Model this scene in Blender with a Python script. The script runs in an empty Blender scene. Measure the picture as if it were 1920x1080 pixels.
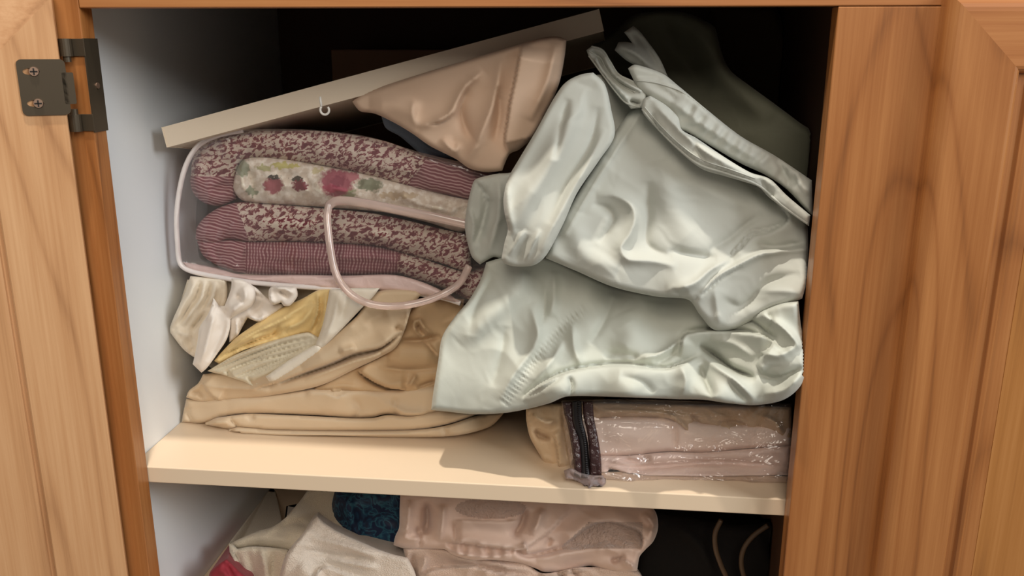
import bpy, bmesh, math, random
import numpy as np
from mathutils import Vector, Matrix, geometry
random.seed(4)
np.random.seed(4)
SC = bpy.context.scene
COL = SC.collection
# ------------------------------------------------------------------ camera
FPX = 1637.66
PIT, YAW, ROLL = 0.27005, 0.101643, 0.001714
CAM = np.array([0.42711, -0.70658, -0.02787])
_F = np.array([-math.sin(YAW)*math.cos(PIT), math.cos(YAW)*math.cos(PIT), -math.sin(PIT)])
_R = np.array([math.cos(YAW), math.sin(YAW), 0.0])
_U = np.cross(_R, _F)
_R2 = _R*math.cos(ROLL)+_U*math.sin(ROLL)
_U2 = _U*math.cos(ROLL)-_R*math.sin(ROLL)
cd = bpy.data.cameras.new('camera'); cam = bpy.data.objects.new('camera', cd); COL.objects.link(cam)
cd.sensor_width = 36.0; cd.lens = 36.0*FPX/1920.0; cd.clip_start = 0.01
cam.matrix_world = Matrix(((_R2[0], _U2[0], -_F[0], CAM[0]), (_R2[1], _U2[1], -_F[1], CAM[1]), (_R2[2], _U2[2], -_F[2], CAM[2]), (0, 0, 0, 1)))
SC.camera = cam
# ------------------------------------------------------------------ light
SC.view_settings.view_transform = 'Standard'; SC.view_settings.look = 'None'
SC.view_settings.exposure = -0.10; SC.view_settings.gamma = 1.0; SC.view_settings.use_curve_mapping = False
w = bpy.data.worlds.new('room_light'); SC.world = w; w.use_nodes = True
w.node_tree.nodes['Background'].inputs[0].default_value = (1.0, 0.90, 0.80, 1)
w.node_tree.nodes['Background'].inputs[1].default_value = 0.20
def lamp(name, loc, target, size, power, color, shape='SQUARE', sy=None):
    l = bpy.data.lights.new(name, 'AREA'); l.shape = shape; l.size = size
    if sy: l.size_y = sy
    l.energy = power; l.color = color
    o = bpy.data.objects.new(name, l); COL.objects.link(o); o.location = loc
    o.rotation_euler = (Vector(target)-Vector(loc)).to_track_quat('-Z', 'Y').to_euler()
    return o
lamp('ceiling_lamp', (0.13, -0.32, 1.60), (0.3, 0.06, -0.42), 0.07, 33, (1.0, 0.92, 0.82), 'DISK')
lamp('window_light', (2.7, -1.25, 1.05), (0.1, 0.1, -0.3), 1.1, 60, (0.93, 0.97, 1.0), 'RECTANGLE', 1.3)
lamp('fill_light', (0.55, -1.8, 1.0), (0.3, 0.0, -0.25), 0.9, 21, (1.0, 0.90, 0.78))  # soft fill added in front to brighten the cloth, no actual lamp

# ------------------------------------------------------------------ helpers
def P(px, py, Y):
    """points on the vertical plane at depth Y that the pixel looks at (numpy, vectorised)"""
    px = np.asarray(px, float); py = np.asarray(py, float); Y = np.asarray(Y, float)
    d = _F[None]*FPX + np.outer(px.ravel()-960, _R2) + np.outer(540-py.ravel(), _U2)
    t = (Y.ravel()-CAM[1])/d[:, 1]
    return CAM[None]+d*t[:, None]
def Z(pts, s, ox, oy):
    return [(x/s+ox, y/s+oy) for x, y in pts]
def z2(*p): return Z(p, 2.572, 300, 180)
def z3(*p): return Z(p, 2.348, 300, 480)
def z4(*p): return Z(p, 3.0, 640, 0)
def z5(*p): return Z(p, 2.182, 1040, 0)
def z6(*p): return Z(p, 2.347, 800, 330)
def z7(*p): return Z(p, 4.5, 300, 500)
def z8(*p): return Z(p, 3.375, 560, 520)
def z9(*p): return Z(p, 3.2, 940, 720)
def z10(*p): return Z(p, 3.84, 400, 900)
def z11(*p): return Z(p, 3.623, 730, 920)
def catmull(pts, closed, step, corners=False):
    n = len(pts); out = []
    rng = n if closed else n-1
    for i in range(rng):
        if closed: p0, p1, p2, p3 = pts[i-1], pts[i], pts[(i+1) % n], pts[(i+2) % n]
        else: p0, p1, p2, p3 = pts[max(i-1, 0)], pts[i], pts[i+1], pts[min(i+2, n-1)]
        p0, p1, p2, p3 = map(np.array, (p0, p1, p2, p3))
        L = np.linalg.norm(p2-p1); k = max(1, int(round(L/step)))
        m1 = (p2-p0)*0.5; m2 = (p3-p1)*0.5
        def cosang(a, b): return float(a@b)/(np.linalg.norm(a)*np.linalg.norm(b)+1e-9)
        if corners and cosang(p1-p0, p2-p1) < .62: m1 = (p2-p1)*.35
        if corners and cosang(p2-p1, p3-p2) < .62: m2 = (p2-p1)*.35
        for m, a in ((m1, 1), (m2, 1)):
            l = np.linalg.norm(m)
            if l > L: m *= L/l
        for j in range(k):
            t = j/k; t2 = t*t; t3 = t2*t
            out.append((2*t3-3*t2+1)*p1+(t3-2*t2+t)*m1+(-2*t3+3*t2)*p2+(t3-t2)*m2)
    if not closed: out.append(np.array(pts[-1]))
    return np.array(out)
def segdist(Q, A, closed=False):
    """distance, signed side and length fraction of points Q to polyline A"""
    B = np.roll(A, -1, 0) if closed else A[1:]
    A0 = A if closed else A[:-1]
    d = B-A0; L2 = (d**2).sum(1)+1e-9; L = np.sqrt(L2); cum = np.concatenate([[0], np.cumsum(L)])
    best = np.full(len(Q), 1e9); side = np.ones(len(Q)); tt = np.zeros(len(Q))
    for i in range(len(A0)):
        r = Q-A0[i]; t = np.clip((r@d[i])/L2[i], 0, 1)
        e = r-t[:, None]*d[i]; D = np.hypot(e[:, 0], e[:, 1])
        m = D < best
        best[m] = D[m]; side[m] = np.sign(d[i][0]*r[m, 1]-d[i][1]*r[m, 0]); tt[m] = (cum[i]+t[m]*L[i])
    return best, side, tt, cum[-1]
def inside(Q, A):
    x, y = Q[:, 0], Q[:, 1]; c = np.zeros(len(Q), bool); n = len(A); j = n-1
    for i in range(n):
        xi, yi = A[i]; xj, yj = A[j]
        with np.errstate(all='ignore'):
            c ^= ((yi > y) != (yj > y)) & (x < (xj-xi)*(y-yi)/(yj-yi+1e-12)+xi)
        j = i
    return c
_perm = np.random.RandomState(7).rand(256, 256)
def vnoise(x, y):
    xi = np.floor(x).astype(int); yi = np.floor(y).astype(int); fx = x-xi; fy = y-yi
    fx = fx*fx*(3-2*fx); fy = fy*fy*(3-2*fy)
    g = lambda a, b: _perm[a & 255, b & 255]
    return (g(xi, yi)*(1-fx)+g(xi+1, yi)*fx)*(1-fy)+(g(xi, yi+1)*(1-fx)+g(xi+1, yi+1)*fx)*fy
class Acc:
    def __init__(s): s.v = []; s.f = []; s.m = []; s.uv = []; s.n = 0
    def add(s, V, F, m=None, uv=None):
        s.v.append(np.asarray(V, float)); s.f += [tuple(i+s.n for i in f) for f in F]
        s.m += (m if isinstance(m, list) else [m or 0]*len(F)); s.uv.append(np.asarray(uv, float) if uv is not None else np.asarray(V, float)[:, [0, 2]]*10); s.n += len(V)
        return s
def build(name, acc, mats, parent=None, smooth=True, label=None, cat=None, group=None, kind=None):
    V = np.concatenate(acc.v); UV = np.concatenate(acc.uv)
    if parent is not None: org = np.array(parent['_org'])
    else: org = np.array([(V[:, 0].min()+V[:, 0].max())/2, (V[:, 1].min()+V[:, 1].max())/2, V[:, 2].min()])
    me = bpy.data.meshes.new(name); me.from_pydata((V-org).tolist(), [], acc.f)
    for m in (mats if isinstance(mats, (list, tuple)) else [mats]): me.materials.append(m)
    me.polygons.foreach_set('material_index', acc.m)
    me.polygons.foreach_set('use_smooth', [smooth]*len(me.polygons))
    ul = me.uv_layers.new(name='UVMap'); li = np.zeros(len(me.loops), int); me.loops.foreach_get('vertex_index', li)
    ul.data.foreach_set('uv', UV[li].ravel()); me.update()
    bm = bmesh.new(); bm.from_mesh(me); bmesh.ops.recalc_face_normals(bm, faces=bm.faces); bm.to_mesh(me); bm.free()
    o = bpy.data.objects.new(name, me); COL.objects.link(o)
    if parent is not None:
        o.parent = parent if not parent.get('_p') else parent; o['_org'] = list(org); o['_p'] = 1
    else: o.location = org; o['_org'] = list(org)
    if label: o['label'] = label
    if cat: o['category'] = cat
    if group: o['group'] = group
    if kind: o['kind'] = kind
    return o
def thing(name, loc, label, cat, group=None):
    o = bpy.data.objects.new(name, None); COL.objects.link(o); o.empty_display_size = .02
    o.location = loc; o['_org'] = list(loc); o['label'] = label; o['category'] = cat
    if group: o['group'] = group
    return o
def relief(acc, outline, Y, S=(), R=14, bulge=.010, thick=.05, step=5.0, wr=(), mfn=None, m=0, smooth=True, shrink=1.15, zmin=None, clampx=True, soft=True, amp=1.0):
    """a padded piece of folded cloth: rounded front with folds, real thickness behind"""
    if soft: R *= .62; bulge *= .62
    B = catmull(list(outline), True, step, True) if smooth else np.array(outline, float)
    ext0 = B.min(0); ext1 = B.max(0)
    xs = np.arange(ext0[0], ext1[0], step); ys = np.arange(ext0[1], ext1[1], step*.866)
    G = np.array([(x+(step/2 if k % 2 else 0), y) for k, y in enumerate(ys) for x in xs])
    if len(G):
        G = G[inside(G, B)]; dB = segdist(G, B, True)[0]; G = G[dB > step*.55]
    Q = np.concatenate([B, G]) if len(G) else B
    nb = len(B)
    res = geometry.delaunay_2d_cdt([Vector(q) for q in Q], [], [list(range(nb))], 1, 1e-5)
    V2 = np.array([tuple(v) for v in res[0]]); F = [tuple(f) for f in res[2]]
    db, _, _, _ = segdist(V2, B, True)
    h = bulge*np.sqrt(np.clip(1-(1-np.minimum(db/R, 1))**2, 0, 1))
    h_edge = h
    for s in S:
        t = s[0]
        A = catmull(list(s[1]), False, 8)
        D, side, tt, L = segdist(V2, A)
        fr = np.minimum(tt, L-tt)/L
        if t == 'r':                       # soft ridge / valley: width px, height m
            e_ = s[2]*.22; pf = np.exp(-(D/s[2])**2) if s[2] >= 18 else np.exp(-(np.sqrt(D*D+e_*e_)-e_)/(s[2]*.55)); h = h+s[3]*1.25*pf*np.clip(fr/.25, .0 if len(s) < 5 else s[4], 1)**.7
        elif t == 'l':                     # overlap: one side stands proud
            a, wd, sd = s[2], s[3], s[4]
            tp = np.clip(fr/.12, 0, 1)
            u = D*(side == sd)
            h = h+a*tp*np.exp(-(u/wd)**2)*(side == sd)*np.clip(u/2.5, 0, 1)**.5-a*.25*tp*np.exp(-(D/(wd*.35))**2)*(side != sd)
        elif t == 'g':                     # gathers along a line
            h = h+s[3]*np.sin(tt/s[4]*6.283+2*vnoise(V2[:, 0]/17, V2[:, 1]/17))*np.exp(-(D/s[2])**2)
    h = (h-h_edge)*amp+h_edge
    for a, sc, ang, st in wr:              # amplitude, size px, direction of the folds, stretch
        c, s_ = math.cos(math.radians(ang)), math.sin(math.radians(ang))
        u = (V2[:, 0]*c+V2[:, 1]*s_)/(sc*st); v = (-V2[:, 0]*s_+V2[:, 1]*c)/sc
        u = u+vnoise(v*.5+9, u*.7)*.8; v = v+vnoise(u*1.3, v*.6+5)*1.2
        n = vnoise(u+3.3, v+7.7); n = 1-np.abs(2*n-1)
        h = h+a*(n-.5)*np.clip(db/R, 0, 1)
    if isinstance(Y, (int, float)): Y0 = np.full(len(V2), float(Y))
    else:
        wsum = 0; Y0 = 0
        for cx, cy, cY in Y:
            ww = 1/(((V2[:, 0]-cx)**2+(V2[:, 1]-cy)**2)+400.); Y0 = Y0+ww*cY; wsum = wsum+ww
        Y0 = Y0/wsum
    V = P(V2[:, 0], V2[:, 1], Y0-h)
    relief.last = (V2, V.copy())
    # boundary loop and back
    cnt = {}
    for f in F:
        for i in range(len(f)):
            a, b = f[i], f[(i+1) % len(f)]; cnt[(a, b)] = 1
    nxt = {a: b for (a, b) in cnt if (b, a) not in cnt}
    start = next(iter(nxt)); loop = [start]; q = nxt[start]
    while q != start and len(loop) < len(nxt)+2:
        loop.append(q); q = nxt[q]
    L_ = np.array(loop); cen = V2[L_].mean(0); n0 = len(V2); allV = [V]; Fx = list(F); prev = L_
    for k, (ft, fs) in enumerate(((.12, .0), (1.0, 1.0), (1.06, 1.9))):
        sc = max(.3, 1-shrink*thick*fs)
        q2 = cen+(V2[L_]-cen)*sc
        if k == 2: q2 = cen+(q2-cen)*.9
        Vr = P(q2[:, 0], q2[:, 1], Y0[L_]+thick*ft); allV.append(Vr)
        cur = np.arange(n0, n0+len(L_)); n0 += len(L_)
        for i in range(len(L_)):
            j = (i+1) % len(L_); Fx.append((prev[j], prev[i], cur[i], cur[j]))
        prev = cur
    Fx.append(tuple(int(i) for i in prev))
    V = np.concatenate(allV)
    if clampx:
        ins = V[:, 1] > .0
        lo = np.where(V[:, 1] > .019, -.0165, .001); hi = np.where(V[:, 1] > .019, .6165, .599)
        V[:, 0] = np.where(ins, np.clip(V[:, 0], lo, hi), V[:, 0])
        V[:, 1] = np.minimum(V[:, 1], .49)
    if zmin is not None: V[:, 2] = np.maximum(V[:, 2], zmin)
    mm = [m]*len(Fx)
    uv = np.zeros((len(V), 2)); uv[:len(V2)] = V2/100; k = len(V2)
    while k < len(V): uv[k:k+len(L_)] = V2[L_]/100; k += len(L_)
    if mfn:
        for i, f in enumerate(Fx):
            c = uv[list(f)].mean(0)*100; mm[i] = mfn(c[0], c[1])
    acc.add(V, [tuple(int(i) for i in f) for f in Fx], mm, uv)
    return acc
def seam(acc, path, r=.0005, lift=.0002, m=0):
    """a stitched or hemmed edge laid on the last surface"""
    V2, V = relief.last; c = catmull(path, False, 4); pts = []
    for q in c:
        d = ((V2-q)**2).sum(1); k = np.argsort(d)[:3]; wt = 1/(d[k]+1); y = (V[k, 1]*wt).sum()/wt.sum()
        pts.append(P([q[0]], [q[1]], y-lift)[0])
    pts = np.array(pts); pts[1:-1, 1] = (pts[:-2, 1]+pts[1:-1, 1]*2+pts[2:, 1])/4
    return tube(acc, pts, r, seg=6, m=m)
def box(acc, x0, x1, y0, y1, za, zb, m=0, bev=0):
    bm = bmesh.new(); bmesh.ops.create_cube(bm, size=1)
    for v in bm.verts: v.co = ((x0+x1)/2+v.co.x*(x1-x0), (y0+y1)/2+v.co.y*(y1-y0), (za+zb)/2+v.co.z*(zb-za))
    if bev: bmesh.ops.bevel(bm, geom=bm.edges[:], offset=bev, segments=2, affect='EDGES', profile=.5)
    bm.verts.index_update()
    acc.add([tuple(v.co) for v in bm.verts], [[v.index for v in f.verts] for f in bm.faces], m); bm.free(); return acc
def tube(acc, pts, r, seg=10, m=0, cap=True, flat=1.0):
    pts = [Vector(p) for p in pts]; V = []; F = []; up = Vector((0, -1, 0.01))
    for i, p in enumerate(pts):
        t = (pts[min(i+1, len(pts)-1)]-pts[max(i-1, 0)]).normalized()
        a = t.cross(up); a = a.normalized() if a.length > 1e-4 else Vector((1, 0, 0)); b = a.cross(t).normalized()
        rr = r[i] if isinstance(r, (list, tuple)) else r
        for k in range(seg):
            an = 2*math.pi*k/seg; V.append(p+a*rr*math.cos(an)+b*rr*flat*math.sin(an))
    for i in range(len(pts)-1):
        for k in range(seg):
            k2 = (k+1) % seg; F.append((i*seg+k, i*seg+k2, (i+1)*seg+k2, (i+1)*seg+k))
    if cap: F.append(tuple(range(seg))); F.append(tuple(range((len(pts)-1)*seg, len(pts)*seg)))
    acc.add([tuple(v) for v in V], F, m); return acc
def ptube(acc, path, Y, r, **k):
    c = catmull(path, False, 4); n = len(c)
    if isinstance(Y, (int, float)): ys = np.full(n, float(Y))
    else: ys = np.interp(np.linspace(0, 1, n), np.linspace(0, 1, len(Y)), Y)
    return tube(acc, P(c[:, 0], c[:, 1], ys), r, **k)

# ------------------------------------------------------------------ materials
def srgb(r, g, b):
    f = lambda c: (c/255/12.92 if c/255 <= .04045 else ((c/255+.055)/1.055)**2.4)
    return (f(r), f(g), f(b), 1)
class M:
    def __init__(s, name):
        s.m = bpy.data.materials.new(name); s.m.use_nodes = True; s.t = s.m.node_tree; s.b = s.t.nodes['Principled BSDF']
    def n(s, typ, **k):
        q = s.t.nodes.new(typ)
        for a, v in k.items():
            if a[0] == 'i': q.inputs[int(a[1:])].default_value = v
            else: setattr(q, a, v)
        return q
    def l(s, a, b): s.t.links.new(a, b)
    def coord(s, out='Object', scale=(1, 1, 1), rot=(0, 0, 0)):
        c = s.n('ShaderNodeTexCoord'); mp = s.n('ShaderNodeMapping'); mp.inputs['Scale'].default_value = scale; mp.inputs['Rotation'].default_value = rot
        s.l(c.outputs[out], mp.inputs[0]); return mp.outputs[0]
    def noise(s, vec, scale, detail=3, rough=.5, dist=0):
        q = s.n('ShaderNodeTexNoise'); q.inputs['Scale'].default_value = scale; q.inputs['Detail'].default_value = detail; q.inputs['Roughness'].default_value = rough; q.inputs['Distortion'].default_value = dist
        s.l(vec, q.inputs['Vector']); return q.outputs[0]
    def ramp(s, fac, stops, mode='LINEAR'):
        q = s.n('ShaderNodeValToRGB'); q.color_ramp.interpolation = mode; e = q.color_ramp.elements
        while len(e) < len(stops): e.new(.5)
        for k, (p, c) in enumerate(stops): e[k].position = p; e[k].color = c
        s.l(fac, q.inputs[0]); return q.outputs[0]
    def mix(s, fac, a, b, mode='MIX'):
        q = s.n('ShaderNodeMix'); q.data_type = 'RGBA'; q.blend_type = mode
        for sock, v in ((q.inputs[0], fac), (q.inputs[6], a), (q.inputs[7], b)):
            if hasattr(v, 'links'): s.l(v, sock)
            else: sock.default_value = v
        return q.outputs[2]
    def math(s, op, a, b=None, c=None):
        q = s.n('ShaderNodeMath'); q.operation = op
        for k, v in enumerate((a, b, c)):
            if v is None: continue
            if hasattr(v, 'links'): s.l(v, q.inputs[k])
            else: q.inputs[k].default_value = v
        return q.outputs[0]
    def bump(s, h, strength=.3, dist=.001, prev=None):
        q = s.n('ShaderNodeBump'); q.inputs['Strength'].default_value = strength; q.inputs['Distance'].default_value = dist; s.l(h, q.inputs['Height'])
        if prev: s.l(prev, q.inputs['Normal'])
        s.l(q.outputs[0], s.b.inputs['Normal']); return q.outputs[0]
    def set(s, **k):
        for a, v in k.items():
            i = s.b.inputs[a.replace('_', ' ')]
            if hasattr(v, 'links'): s.l(v, i)
            else: i.default_value = v
        return s.m
def plain(name, col, rough=.5, metal=0, spec=.5):
    q = M(name); return q.set(Base_Color=srgb(*col), Roughness=rough, Metallic=metal, Specular_IOR_Level=spec)
def cloth(name, col, rough=.75, sheen=.15, crinkle=.35, cscale=45, var=.03, spec=.3, fuzz=0):
    q = M(name); v = q.coord()
    n1 = q.noise(v, 14, 3); c = srgb(*col); d = tuple(x*(1-var*2) for x in c[:3])+(1,)
    colr = q.mix(n1, d, tuple(min(1, x*(1+var)) for x in c[:3])+(1,))
    n2 = q.noise(v, cscale, 3, .5, .8); b = q.bump(n2, crinkle, .003)
    n3 = q.noise(v, 1500 if not fuzz else fuzz, 2); q.bump(n3, .08 if not fuzz else .8, .0006 if not fuzz else .002, b)
    return q.set(Base_Color=colr, Roughness=rough, Sheen_Weight=sheen, Sheen_Roughness=.4, Specular_IOR_Level=spec)
def wood(name, dark, mid, light, horiz=False, seed=0, cath=1.0, rough=.38):
    q = M(name); rot = (0, 0, 0)
    sc = (1, 1, .12) if not horiz else (.12, 1, 1)
    v = q.coord('Object', sc)
    mp = q.n('ShaderNodeMapping'); mp.inputs['Location'].default_value = (seed*1.7, seed*.9, seed*.37); q.l(v, mp.inputs[0]); v = mp.outputs[0]
    big = q.noise(v, 6.5, 1.5, .4, .35*cath)
    rings = q.math('FRACT', q.math('MULTIPLY', big, 17.0*cath))
    tri = q.math('ABSOLUTE', q.math('SUBTRACT', rings, .5))            # 0..0.5
    ringc = q.ramp(tri, [(0, (0, 0, 0, 1)), (.12, (.6, .6, .6, 1)), (.5, (1, 1, 1, 1))])
    sf = (1, 1, .02) if not horiz else (.02, 1, 1)
    vf = q.coord('Object', sf); fine = q.noise(vf, 420, 3, .6)
    med = q.noise(vf, 70, 2, .5)
    a = q.math('ADD', q.math('MULTIPLY', ringc, .26), q.math('ADD', q.math('MULTIPLY', fine, .42), q.math('MULTIPLY', med, .50)))
    c = q.ramp(a, [(.25, srgb(*dark)), (.58, srgb(*mid)), (.9, srgb(*light))])
    q.bump(fine, .12, .0004)
    return q.set(Base_Color=c, Roughness=rough, Coat_Weight=.25, Coat_Roughness=.25)
W_V = wood('honey_oak_upright', (112, 66, 30), (156, 98, 50), (180, 122, 70), seed=1)
W_H = wood('honey_oak_level', (124, 74, 38), (166, 106, 58), (188, 130, 78), True, seed=2)
W_P = wood('honey_oak_panel', (128, 80, 38), (168, 112, 56), (186, 130, 74), seed=5, cath=.7)
WL_V = wood('lit_oak_upright', (150, 104, 66), (192, 144, 100), (212, 168, 124), seed=3, cath=.8)  # lighter copy of the oak: brightness on the left door put into its colour
WL_H = wood('lit_oak_level', (154, 108, 68), (196, 146, 102), (216, 170, 126), True, seed=4, cath=.8)  # same lightened oak, level grain
def melamine(name, col, rough=.45):
    q = M(name); v = q.coord(); n = q.noise(v, 900, 2); q.bump(n, .05, .0003)
    return q.set(Base_Color=srgb(*col), Roughness=rough)
WHITE = melamine('white_melamine', (226, 228, 228)); CREAM = melamine('cream_laminate', (224, 202, 174), .4)
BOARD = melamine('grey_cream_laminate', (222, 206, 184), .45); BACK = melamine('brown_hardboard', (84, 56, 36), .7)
STEEL = plain('bronze_metal', (84, 74, 60), .42, .6); STEELB = plain('worn_metal_edge', (150, 148, 140), .35, .9); DARK = plain('dark_hole', (20, 15, 12), .8)
SCREW = plain('screw_metal', (190, 160, 140), .35, .9)

# ------------------------------------------------------------------ cabinet
cab = thing('cabinet', (.3, 0, -.64), 'honey oak cabinet with an open left door, a closed right door and white inside', 'cabinet')
ZB = -.62
def part(name, args, mat, bev=.0008, **k):
    a = Acc()
    for q in args: box(a, *q, bev=bev)
    return build(name, a, mat, k.pop('parent', cab), smooth=False, **k)
part('face_stile', [(-.05, 0, 0, .019, ZB-.03, .06)], W_V)
part('face_stile', [(.6, .72, 0, .019, ZB-.03, .0012)], W_V)
part('face_rail', [(.0004, .72, 0, .0186, .0016, .06)], W_H)
part('face_rail', [(.0004, .5996, 0, .0186, ZB-.03, ZB)], W_H)
part('side_panel', [(-.034, -.018, .0195, .52, ZB-.03, .06)], WHITE, label='white melamine side panel')
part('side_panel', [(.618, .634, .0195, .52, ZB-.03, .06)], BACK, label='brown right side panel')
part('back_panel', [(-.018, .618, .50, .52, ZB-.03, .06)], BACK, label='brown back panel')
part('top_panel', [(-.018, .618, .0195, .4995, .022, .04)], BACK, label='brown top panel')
part('floor_panel', [(-.0175, .6175, .0195, .4995, ZB-.018, ZB)], CREAM)
def frame_sweep(acc, x0, x1, za, zb, prof, xf=lambda x, y, z: (x, y, z)):
    """profile (inset, depth) swept round a rectangle with mitred corners; slot 0 upright grain, 1 level grain"""
    rings = []
    for ins, y in prof:
        rings.append([(x0+ins, y, za+ins), (x1-ins, y, za+ins), (x1-ins, y, zb-ins), (x0+ins, y, zb-ins)])
    for s in range(4):
        V = []; F = []
        for r in rings: V += [xf(*r[s]), xf(*r[(s+1) % 4])]
        for k in range(len(rings)-1): F.append((2*k, 2*k+1, 2*k+3, 2*k+2))
        acc.add(V, F, 0 if s % 2 else 1)
    return acc
def arc(p, q, n, bow):
    """points from p to q bowed outwards"""
    o = []
    for k in range(n+1):
        t = k/n; a = t*math.pi/2
        o.append((p[0]+(q[0]-p[0])*(math.sin(a) if bow else 1-math.cos(a)), p[1]+(q[1]-p[1])*((1-math.cos(a)) if bow else math.sin(a))))
    return o
# right door, closed, stands proud of the frame
pr = [(0.0, 0.0), (0, -.009)]+arc((0, -.009), (.0125, -.019), 7, False)[1:]+[(.0505, -.019)]+arc((.0505, -.019), (.056, -.0115), 4, True)[1:]+[(.062, -.0108), (.0645, -.0128), (.067, -.0128), (.0695, -.0105), (.079, -.0095), (.0815, -.0088)]
a = Acc(); frame_sweep(a, .6735, 1.06, ZB-.02, .0095, pr)
rd = build('door', a, [W_V, W_H], cab, smooth=False, label='closed right door with moulded frame')
a = Acc(); box(a, .6735+.0815, 1.06-.0815, -.0092, -.002, ZB-.02+.0815, .0095-.0815); build('door_panel', a, W_P, rd, smooth=False)
# left door, swung wide open, inner face to the viewer
PH = math.radians(30); C0 = (-.0107, -.0185)
def ld(u, y, z):     # u along the door from the hinge edge, y: depth below inner face
    return (C0[0]-math.cos(PH)*u-math.sin(PH)*y, C0[1]-math.sin(PH)*u+math.cos(PH)*y, z)
prl = [(0, .018), (0, .0015), (.0004, .0006), (.0014, 0), (.058, 0), (.0592, .0012), (.0598, .0045), (.0625, .0045), (.0635, .002), (.066, .001)]
a = Acc(); frame_sweep(a, 0, .36, ZB-.02, .0095, prl, ld)
lo = build('door', a, [WL_V, WL_H], cab, smooth=False, label='open left door showing its inner face')
a = Acc(); b_ = Acc(); box(b_, .066, .36-.066, .001, .010, ZB+.046, .0095-.066); V = b_.v[0]
a.add([ld(*v) for v in V], b_.f, 0); build('door_panel', a, WL_V, lo, smooth=False)
# hinge
def plate(acc, outline, y0, th, xf, holes=()):
    B = np.array(outline); n = len(B)
    cnt = [Vector(p) for p in B]; faces = [list(range(n))]; 
    hs = []
    for (hx, hz, ra, rb) in holes:
        s = len(cnt); cnt += [Vector((hx+ra*math.cos(t*math.pi/8), hz+rb*math.sin(t*math.pi/8))) for t in range(16)]; hs.append(list(range(s, s+16)))
    if hs:
        faces2 = [list(range(n))]+[h[::-1] for h in hs]
        edges = [(f[i], f[(i+1) % len(f)]) for f in [faces2[0]]+hs for i in range(len(f))]
        r = geometry.delaunay_2d_cdt(cnt, edges, [], 1, 1e-7)
        VV = np.array([tuple(v) for v in r[0]]); FF = []
        for f in r[2]:
            c = VV[list(f)].mean(0)
            if not any(((c[0]-h[0])/h[2])**2+((c[1]-h[1])/h[3])**2 < .98 for h in holes): FF.append(tuple(f))
    else: VV = B; FF = [tuple(range(n))]
    N = len(VV); V = [xf(v[0], y0, v[1]) for v in VV]+[xf(v[0], y0+th, v[1]) for v in VV]
    F = [f for f in FF]+[tuple(i+N for i in f[::-1]) for f in FF]; es = {}
    for f in FF:
        for i in range(len(f)): es[(f[i], f[(i+1) % len(f)])] = 1
    for (p, q) in es:
        if (q, p) not in es: F.append((p, q, q+N, p+N))
    acc.add(V, F, 0)
def rrect(x0, x1, za, zb, r, n=5):
    o = []
    for cx, cz, a0 in ((x1-r, zb-r, 0), (x0+r, zb-r, 90), (x0+r, za+r, 180), (x1-r, za+r, 270)):
        for k in range(n+1):
            t = math.radians(a0+90*k/n); o.append((cx+r*math.cos(t), cz+r*math.sin(t)))
    return o
a = Acc()
plate(a, rrect(-.0035, .0315, -.0825, -.0385, .0040), -.0016, .0014, ld, [(.0215, -.0480, .0062, .0028), (.0215, -.0730, .0062, .0028)])
plate(a, rrect(-.0085, .000, -.0740, -.049, .0012), -.0016, .0014, ld)
# wrap leaf: two arms across the stile face, leaf on the reveal
for zt, zo in ((-.0225, -.0365), (-.0835, -.0975)):
    box(a, -.0125, .0014, -.0015, -.0002, zo, zt, bev=.0003)
    tube(a, [(-.0125, -.0052, zo), (-.0125, -.0052, zt)], .0050, seg=18)
tube(a, [(-.0125, -.0052, -.041), (-.0125, -.0052, -.0365)], .0032, seg=14); tube(a, [(-.0125, -.0052, -.0835), (-.0125, -.0052, -.079)], .0032, seg=14)
leafo = [(.0, -.0985), (.0195, -.0985), (.0195, -.0222), (.0, -.0222)]
plate(a, [(-.0012, -.0985), (.0192, -.0985), (.0192, -.0222), (-.0012, -.0222)], .0003, .0013, lambda u, y, z: (y, u, z), [(.0105, -.0605, .0022, .0032)])
hg = build('hinge', a, STEEL, cab, smooth=False, label='dark bronze wrap hinge')
for hz in (-.0480, -.0730):
    a = Acc(); V = []; F = []
    for k in range(16):
        t = k*math.pi/8; V.append(ld(.0195+.0034*math.cos(t), -.0030, hz+.0034*math.sin(t))); V.append(ld(.0195+.0040*math.cos(t), -.0008, hz+.0040*math.sin(t)))
    F = [(2*k, 2*((k+1) % 16), 2*((k+1) % 16)+1, 2*k+1) for k in range(16)]+[tuple(range(0, 32, 2))]
    a.add(V, F, 0)
    sb = Acc(); box(sb, .0168, .0222, -.0036, -.0029, hz-.0005, hz+.0005); a.add([ld(*v) for v in sb.v[0]], sb.f, 1)
    sb = Acc(); box(sb, .0190, .0200, -.0036, -.0029, hz-.0026, hz+.0026); a.add([ld(*v) for v in sb.v[0]], sb.f, 1)
    build('screw', a, [SCREW, DARK], hg, smooth=False)
a = Acc(); tube(a, [(.0014, .0105, -.0605), (.0024, .0105, -.0605)], .0026, seg=12); build('screw', a, SCREW, hg, smooth=False)

# fixed shelf
SZ = -.42
a = Acc(); box(a, -.0176, .6176, .0205, .495, SZ-.0165, SZ, bev=.0009)
build('shelf', a, CREAM, smooth=False, label='cream laminate shelf running level across the cabinet under the linens', cat='shelf')
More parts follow.
